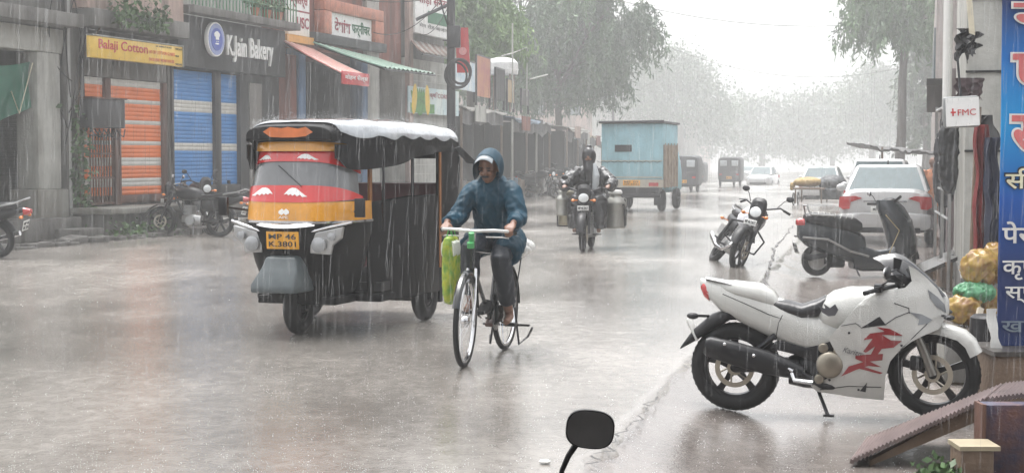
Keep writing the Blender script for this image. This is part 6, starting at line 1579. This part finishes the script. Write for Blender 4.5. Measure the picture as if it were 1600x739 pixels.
# FMC sign
a = at(1477, 152, 15.6); b = at(1533, 201, 15.6)
t = thing("small_square_sign", "small square white sign reading FMC in red", "sign", (a.x, 15.6, b.z)); t.rotation_euler = (0, R(-3), 0)
W, Hh = b.x - a.x, a.z - b.z
g = MB(); g.box(0, W, 0, .08, 0, Hh); g.build("sign_box", mat("sign_rim", (.25, .26, .26), .4), t, bevel=.03)
g = MB(); g.box(.015, W - .015, -.008, -.002, .015, Hh - .015); g.build("sign_face", WL, t)
text("FMC", REDL if 0 else REDP, t, XZ(W * .36, -.012, Hh * .38), width=W * .5, height=Hh * .2, bold=.0)
g = MB(); g.box(W * .17, W * .31, -.014, -.009, Hh * .47, Hh * .52); g.box(W * .21, W * .25, -.0145, -.0095, Hh * .38, Hh * .62); g.build("red_mark", REDP, t)
g = MB(); g.tube([(W * .5, .04, Hh), (W * .5, .1, Hh + .4)], .012, 6); g.build("bracket", BMT, t)
# benches and planks
for k, (u0, v0, u1, v1, Y, lb) in enumerate(((1392, 447, 1530, 408, 19, "dark wet plank bench by the yellow sacks, lower one"), (1440, 418, 1532, 398, 21, "dark wet plank bench behind the lower one"))):
    a = at(u0, v0, Y); b = at(u1, v1, Y); t = thing("plank_bench", lb, "bench", (a.x, Y, -.13), 0, "plank benches at the right shop")
    d = b - a
    g = MB(); g.add([(0, 0, a.z + .13), (d.x, .9, b.z + .13), (d.x, 1.3, b.z + .13), (0, .4, a.z + .13), (0, 0, a.z + .08), (d.x, .9, b.z + .08), (d.x, 1.3, b.z + .08), (0, .4, a.z + .08)], [(0, 1, 2, 3), (7, 6, 5, 4), (0, 4, 5, 1), (1, 5, 6, 2), (2, 6, 7, 3), (3, 7, 4, 0)]); g.build("plank", mat("dark_wet_wood", (.05, .045, .04), .3), t)
    g = MB(); g.box(d.x * .25, d.x * .25 + .06, .1, .5, 0, a.z + .09); g.build("leg", WOOD, t); g = MB(); g.box(d.x * .8, d.x * .8 + .06, .6, 1.1, 0, b.z + .07); g.build("leg", WOOD, t)
# ragged stall roof ahead of the sedan
t = thing("ragged_stall", "flimsy roadside stall with ragged dark tarpaulin edge", "stall", (at(1360, 225, 42).x, 42, gz(10, 42)), 0)
g = MB(); g.sheet(lambda p, q: (p * 2.3, q * 3, 2.05 - .22 * p - .06 * abs(math.sin(p * 11)) + .1 * q + .05 * n2(p * 8, q * 4, 1) - .15 * (q == 0) * abs(n2(p * 12, 3, 1))), 36, 6, (0, 0, -.06)); g.build("roof", TARP, t)
for x in (.35, 2.2):
    g = MB(); g.tube([(x, .1, 0), (x, .1, 2.0)], .03, 6); g.build("post", WOOD, t)
t = thing("person", "person in faint orange clothes standing beyond the sedan", "person", (at(1463, 300, 38).x - .1, 38, gz(11, 38)), 0)
g = MB(); g.tube([(-.1, 0, .05), (-.09, 0, .45), (-.08, 0, .85), (0, 0, .95), (0, 0, 1.3), (0, 0, 1.45)], [.05, .06, .08, .15, .16, .06], 10); g.tube([(.1, 0, .05), (.09, 0, .45), (.06, 0, .9)], [.05, .06, .08], 10); g.ell((0, 0, 1.58), (.09, .1, .12))
for s in (-1, 1): g.tube([(s * .17, 0, 1.38), (s * .24, 0, 1.1), (s * .22, -.08, .85)], [.05, .04, .03], 8)
g.build("body", SKIN, t, remesh=.02); g = MB(); g.tube([(0, 0, .5), (0, 0, .95), (0, 0, 1.2), (0, 0, 1.4)], [.22, .19, .19, .12], 12)
for s in (-1, 1): g.tube([(s * .16, 0, 1.38), (s * .24, 0, 1.1)], [.075, .06], 8)
g.build("clothes", mat("orange_cloth", (.5, .2, .1), .7), t, remesh=.02)
# sacks
YS_ = mat("yellow_plastic_sack", (.40, .27, .03), .35, coat=.3, col2=(.22, .10, .03), scale=9)
GS_ = mat("green_plastic_sack", (.07, .25, .12), .35, coat=.2)
for (u, v, Y, r, m_, lb, cat) in ((1507, 505, 15.4, (.17, .15, .14), YS_, "yellow plastic sack lowest of the pile by the blue banner", "sack"), (1542, 498, 15.6, (.16, .15, .15), YS_, "yellow plastic sack at the right foot of the pile", "sack"),
        (1522, 470, 15.45, (.19, .16, .085), GS_, "crumpled green plastic sheet in the middle of sack pile", "sheet"), (1530, 445, 15.5, (.17, .16, .17), YS_, "bulging yellow plastic sack on top of the pile", "sack"), (1552, 440, 15.7, (.13, .13, .19), YS_, "bright yellow sack leaning against the blue banner", "sack")):
    p = at(u, v, Y); bundle("plastic_sack", lb, cat, (p.x, p.y, max(-.13, p.z)), 0, r, m_, group="sacks by the right shop", dsp=.06)
# blue banner
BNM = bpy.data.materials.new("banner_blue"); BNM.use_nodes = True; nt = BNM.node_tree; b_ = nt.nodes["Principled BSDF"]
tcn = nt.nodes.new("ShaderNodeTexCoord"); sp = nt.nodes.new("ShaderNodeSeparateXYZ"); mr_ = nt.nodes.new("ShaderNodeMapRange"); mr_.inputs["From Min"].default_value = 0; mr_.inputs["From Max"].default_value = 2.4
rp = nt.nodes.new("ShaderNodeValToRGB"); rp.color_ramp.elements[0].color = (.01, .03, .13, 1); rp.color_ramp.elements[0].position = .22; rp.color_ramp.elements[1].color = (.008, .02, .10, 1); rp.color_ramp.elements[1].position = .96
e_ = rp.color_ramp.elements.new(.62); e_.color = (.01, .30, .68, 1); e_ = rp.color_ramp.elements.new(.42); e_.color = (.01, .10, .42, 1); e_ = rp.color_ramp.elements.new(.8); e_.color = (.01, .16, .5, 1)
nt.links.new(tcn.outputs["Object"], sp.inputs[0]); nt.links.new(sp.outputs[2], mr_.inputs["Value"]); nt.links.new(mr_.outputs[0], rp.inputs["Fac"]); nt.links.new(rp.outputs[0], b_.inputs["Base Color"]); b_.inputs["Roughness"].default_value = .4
YB = 10.0
a = at(1572, 5, YB); zb = at(1561, 550, YB).z
bn = thing("blue_banner", "tall blue shop banner with large pink and white Hindi lettering", "banner", (a.x - .02, YB, zb), R(2))
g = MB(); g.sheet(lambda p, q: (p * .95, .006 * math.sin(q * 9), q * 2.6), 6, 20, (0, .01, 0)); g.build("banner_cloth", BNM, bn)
PK = mat("letter_pink", (.62, .16, .16), .4); OUT = mat("letter_white", (.75, .75, .72), .4); CRL = mat("letter_cream", (.78, .75, .55), .4)
def bz(v): return at(1580, v, YB).z - zb
for ch, v0, v1 in (("न", 52, 3), ("प", 150, 82), ("ख", 246, 178)):
    h_ = bz(v1) - bz(v0); text(ch, OUT, bn, XZ(.05, -.010, bz(v0)), width=.34, height=h_, bold=.05, ext=.002); text(ch, PK, bn, XZ(.065, -.014, bz(v0) + .01), width=.31, height=h_ - .02, bold=.015, ext=.002)
text("सीड्स", INK, bn, XZ(.022, -.010, bz(306)), width=.44, height=bz(260) - bz(306), bold=.05, ext=.002); text("सीड्स", CRL, bn, XZ(.03, -.014, bz(304)), width=.42, height=bz(263) - bz(304), bold=.012, ext=.002)
text("पेस्टीसाइड", OUT, bn, XZ(.015, -.012, bz(390)), width=.75, height=bz(346) - bz(390), bold=.015, ext=.002)
text("कृषि दवाई", OUT, bn, XZ(.02, -.012, bz(437)), width=.62, height=bz(398) - bz(437), bold=.01, ext=.002)
text("स्प्रे पम्प", OUT, bn, XZ(.04, -.012, bz(473)), width=.6, height=bz(440) - bz(473), bold=.01, ext=.002)
text("खाद बीज", mat("letter_faded", (.2, .25, .3), .5), bn, XZ(.02, -.012, bz(520)), width=.6, height=.11, bold=.01, ext=.002)
# plastic sheet below, box
t = thing("torn_plastic_sheet", "whitish torn plastic sheet hanging along the lower banner edge", "plastic", (at(1548, 600, 9.9).x, 9.9, -.1))
g = MB(); g.sheet(lambda p, q: (.02 + .07 * p + .05 * (1 - q) * (1 - q) + .03 * n2(q * 5, p, 1.5) - .05 * q, .02 * math.sin(q * 8), .05 + q * .62), 5, 20, (0, .01, 0)); g.build("sheet", mat("white_plastic", (.6, .6, .58), .25, coat=.5), t)
t = thing("brown_crate", "brown wooden crate under the blue banner", "crate", (at(1556, 600, 9.7).x, 9.7, -.13)); g = MB(); g.box(0, .8, 0, .5, 0, .42); g.build("box", WOOD, t, bevel=.01); g = MB(); g.box(-.02, .82, -.02, .52, .421, .45); g.build("lid", mat("dark_wet_wood", (.05, .045, .04), .3), t)
t = thing("leaning_plank", "pale plank leaning beside the yellow sacks", "plank", (at(1512, 530, 12.2).x, 12.2, -.13)); g = MB(); g.tube([(0, 0, 0.02), (.16, .2, .46)], .03, 4); g.build("board", mat("pale_wood", (.45, .4, .32), .6), t)
t = thing("cement_block", "grey cement block behind front wheel of the sports motorcycle", "block", (at(1474, 590, 11.4).x, 11.4, -.13)); g = MB(); g.box(0, .32, 0, .3, 0, .31); g.build("block", CONC, t, bevel=.015)
t = thing("black_drum", "dark round drum between cement block and banner", "drum", (at(1533, 560, 11.2).x + .08, 11.3, -.13)); g = MB(); g.lathe([(.12, 0), (.13, .02), (.12, .3), (.14, .32), (.13, .5), (.11, .52)], n=20); g.build("shell", BPL, t)
# ramp with ridged top
RMP = mat("ramp_mauve", (.18, .14, .135), .35, var=.3, scale=6, bump=.2)
t = thing("access_ramp", "pinkish ridged access ramp sloping up to the right shop", "ramp", ground(1328, 724, -.13))
B0 = Vector(t.location); P = [ground(1328, 724, -.13), at(1540, 621, 8.3), at(1568, 598, 9.05), ground(1354, 688, -.13)]
P = [p - B0 for p in P]; P[0].z = P[3].z = .02
far = [P[1] + Vector((.8, .0, .10)), P[2] + Vector((.8, 0, .10))]
g = MB()
def rmp(a, b, th=0):
    n_ = P[0].lerp(P[1], a).lerp(P[3].lerp(P[2], a), b); n_.z += .006 * math.sin(a * 2 * math.pi * 34) ; return n_
g.sheet(rmp, 272, 2, (0, 0, -.025)); g.sheet(lambda a, b: P[1].lerp(far[0], a).lerp(P[2].lerp(far[1], a), b) + Vector((.01, 0, .006 * math.sin(a * 2 * math.pi * 36))), 240, 2, (0, 0, -.025)); g.build("ridged_top", RMP, t, smooth=60)
g = MB(); a, b = P[0] + Vector((.12, .03, -.008)), P[1] + Vector((-.02, .03, -.03)); g.add([a, b, b - Vector((0, 0, .1)), a - Vector((0, 0, .03)), a + Vector((0, .06, 0)), b + Vector((0, .06, 0)), b + Vector((0, .06, -.1)), a + Vector((0, .06, -.03))], [(0, 1, 2, 3), (7, 6, 5, 4), (0, 4, 5, 1), (1, 5, 6, 2), (2, 6, 7, 3), (3, 7, 4, 0)]); g.build("side_board", WOOD, t)
t = thing("rusty_metal_counter", "rusty purple blue metal counter front in the bottom right corner", "counter", (at(1538, 700, 8.1).x, 8.1, -.13))
g = MB(); g.box(0, 1.0, 0, .12, 0, .37); g.build("front_panel", mat("rusty_purple", (.035, .045, .10), .35, col2=(.15, .07, .05), scale=4, bump=.3), t, bevel=.01)
g = MB(); g.box(-.02, -.002, -.02, .12, 0, .372); g.tube([(-.012, -.02, .0), (-.01, -.02, .375)], .012, 6); g.build("edge_strip", RUST, t)
t = thing("wood_block", "wooden block with beige top in front of the metal counter", "block", (at(1497, 735, 7.9).x, 7.85, -.13)); g = MB(); g.box(0, .17, 0, .2, 0, .17); g.build("block", WOOD, t, bevel=.006); g = MB(); g.box(-.01, .2, -.01, .21, .172, .195); g.build("top_board", mat("beige_board", (.34, .29, .2), .5), t)
pts = [(rnd.gauss(0, .07), rnd.gauss(0, .05), abs(rnd.gauss(0, .05))) for _ in range(160)]
o = leaves("weed", LEAF, pts, .06, "small green weed under the access ramp", "plant"); o.location = (at(1470, 735, 8.0).x, 7.95, -.12)
# foreground mirror on its stalk
p = at(922, 670, 4.1)
t = thing("motorcycle_mirror", "black round cornered mirror on a curved stalk in the foreground", "mirror", (p.x, p.y, p.z))
g = MB(); rings = []
for y, s_ in ((.028, .35), (.024, .75), (.012, .97), (-.004, 1.0), (-.008, .97)):
    rings.append([(.066 * s_ * abs(math.cos(a)) ** .72 * (1 if math.cos(a) > 0 else -1), y, .053 * s_ * abs(math.sin(a)) ** .72 * (1 if math.sin(a) > 0 else -1) + .006 * math.cos(a) * 0) for a in [2 * math.pi * k / 32 for k in range(32)]])
MR_ = Matrix.Rotation(R(6), 4, 'Y'); g = MB(MR_); g.loft(rings); g.build("mirror_shell", BPL, t, smooth=50)
g = MB(MR_); g.loft([[(q[0] * .93, -.0085, q[2] * .92) for q in rings[3]], [(q[0] * .93, -.0105, q[2] * .92) for q in rings[3]]]); g.build("mirror_glass", mat("mirror_dark_glass", (.2, .2, .205), .4), t)
g = MB(); g.tube([(-.035, .01, -.04), (-.058, .01, -.075), (-.075, .012, -.115), (-.09, .015, -.2), (-.1, .02, -.3)], [.009, .008, .007, .007, .007], 8); g.build("stalk", BPL, t)
p = ground(852, 723); o = MB(); o.ell((0, 0, .008), (.035, .02, .01), 8, 5); o = o.build("paper_scrap", WHT, None, remesh=.004, disp=.005, dscale=.02); o.location = p; tag(o, "small white scrap lying on the wet road near the mirror", "litter")
# unseen canopy added over the camera to shade the near right roadside
t = thing("shade_canopy", "unseen tin canopy added overhead to shade the near roadside", "canopy", (0, 0, 0))
g = MB(); g.box(-5, 6.5, -4, 4.6, 3.0, 3.06); g.build("tin_roof", TIN, t)
for x in (-4.9, 6.4):
    g = MB(); g.tube([(x, 4.4, -.2), (x, 4.4, 3.0)], .04, 6); g.build("post", BMT, t)
g = MB(); g.box(-5, 6.5, -4.2, -4.0, -.2, 6); g.build("back_wall", CONC, t)
# ------------------------------------------------------------------ rain
def rainmat(name, a):
    m = bpy.data.materials.new(name); m.use_nodes = True; nt = m.node_tree; nt.nodes.remove(nt.nodes["Principled BSDF"])
    d = nt.nodes.new("ShaderNodeBsdfDiffuse"); t = nt.nodes.new("ShaderNodeBsdfTranslucent"); x = nt.nodes.new("ShaderNodeBsdfTransparent")
    for q in (d, t): q.inputs[0].default_value = (.97, .98, .99, 1)
    m1 = nt.nodes.new("ShaderNodeMixShader"); m2 = nt.nodes.new("ShaderNodeMixShader"); m2.inputs[0].default_value = a
    nt.links.new(d.outputs[0], m1.inputs[1]); nt.links.new(t.outputs[0], m1.inputs[2]); nt.links.new(x.outputs[0], m2.inputs[1]); nt.links.new(m1.outputs[0], m2.inputs[2])
    nt.links.new(m2.outputs[0], nt.nodes["Material Output"].inputs[0]); return m
WTR = rainmat("rain_water", .065); WTR2 = rainmat("rain_haze_water", .07)
def particles(name, P, size, m, elong=None, label_kind="stuff"):
    N = len(P); P = np.array(P); size = np.array(size)
    if elong is None:
        base = np.array([(1, 0, -.5), (-.5, .87, -.5), (-.5, -.87, -.5), (0, 0, 1)]); F = np.array([(0, 1, 2), (0, 3, 1), (1, 3, 2), (2, 3, 0)])
        V = P[:, None, :] + base[None] * size[:, None, None]
    else:
        base = np.array([(1, 0, 0), (-.5, .87, 0), (-.5, -.87, 0)]); el = np.array(elong); sl = np.array((.035, .0, 1.0))
        lo = P[:, None, :] + base[None] * size[:, None, None]; sl = np.stack([np.random.RandomState(5).normal(.03, .035, N), np.random.RandomState(6).normal(0, .03, N), np.ones(N)], 1); hi = lo + (sl * el[:, None])[:, None, :]
        V = np.concatenate([lo, hi], 1); F = np.array([(0, 1, 4), (0, 4, 3), (1, 2, 5), (1, 5, 4), (2, 0, 3), (2, 3, 5)])
    nv = V.shape[1]; V = V.reshape(-1, 3); Fa = (F[None] + (np.arange(N) * nv)[:, None, None]).reshape(-1)
    me = bpy.data.meshes.new(name); me.vertices.add(len(V)); me.vertices.foreach_set("co", V.ravel()); me.loops.add(len(Fa)); me.loops.foreach_set("vertex_index", Fa)
    me.polygons.add(len(Fa) // 3); me.polygons.foreach_set("loop_start", np.arange(0, len(Fa), 3)); me.materials.append(m); me.update(calc_edges=True)
    o = bpy.data.objects.new(name, me); COL.objects.link(o); tag(o, kind="stuff"); return o
rr = random.Random(11); P_, S_, E_ = [], [], []
for k in range(9500):
    Y = 6.0 + 34 * rr.random() ** 1.3; X = (rr.random() - .5) * Y * .76; Z = -.1 + rr.random() * (Y * .2 + 1.7)
    P_.append((X, Y, Z)); S_.append((.0008 + .0012 * rr.random()) * (1 + Y * .035)); E_.append(.05 + .24 * rr.random() ** 1.5)
particles("rain", P_, S_, WTR, E_)
P_, S_, E_ = [], [], []
for k in range(20000):  # oversized far rain streaks, added as extra haze over the distance
    Y = 84 + 130 * rr.random(); X = (rr.random() - .5) * Y * .76; Z = -.2 + rr.random() * (Y * .16 + 1.7)
    P_.append((X, Y, Z)); S_.append(rr.uniform(.006, .014)); E_.append(rr.uniform(.6, 2.2))
particles("distant_rain_haze", P_, S_, WTR2, E_)
SPL = mat("splash_water", (.75, .76, .77), .3)
SPL.node_tree.nodes["Principled BSDF"].inputs["Alpha"].default_value = .55
P_, S_ = [], []
for k in range(5200):
    Y = 7.4 + 30 * rr.random() ** 1.7; X = (rr.random() - .55) * Y * .8; z0 = gz(X, Y)
    for j in range(rr.randint(2, 5)):
        P_.append((X + rr.gauss(0, .012), Y + rr.gauss(0, .012), z0 + .006 + abs(rr.gauss(0, .018)))); S_.append(rr.uniform(.0012, .0035))
Ma = ar.matrix_basis
for k in range(2500):
    a, b = rr.uniform(.1, .95), rr.random(); x, y, z = can(a, b); p = Ma @ Vector((x, y, z + .02 + abs(rr.gauss(0, .03)))); P_.append(tuple(p)); S_.append(rr.uniform(.0015, .004))
for k in range(2500):
    Y = 14 + 60 * rr.random(); X = (rr.random() - .5) * Y * .7; P_.append((X, Y, gz(X, Y) + abs(rr.gauss(0, .05)))); S_.append(rr.uniform(.003, .008))
particles("rain_splash", P_, S_, SPL)
# ------------------------------------------------------------------ haze
g = MB(); g.box(-120, 140, -12, 420, -9, 40)
hz = g.build("haze", None, smooth=0)
hm = bpy.data.materials.new("haze_air"); hm.use_nodes = True; nt = hm.node_tree
nt.nodes.remove(nt.nodes["Principled BSDF"])
pv = nt.nodes.new("ShaderNodeVolumePrincipled"); pv.inputs["Density"].default_value = HAZE_DENSITY
pv.inputs["Color"].default_value = (.97, .985, .985, 1); pv.inputs["Anisotropy"].default_value = .2
nt.links.new(pv.outputs[0], nt.nodes["Material Output"].inputs["Volume"])
hz.data.materials.append(hm); hm["homogeneous"] = 1
tag(hz, kind="stuff")
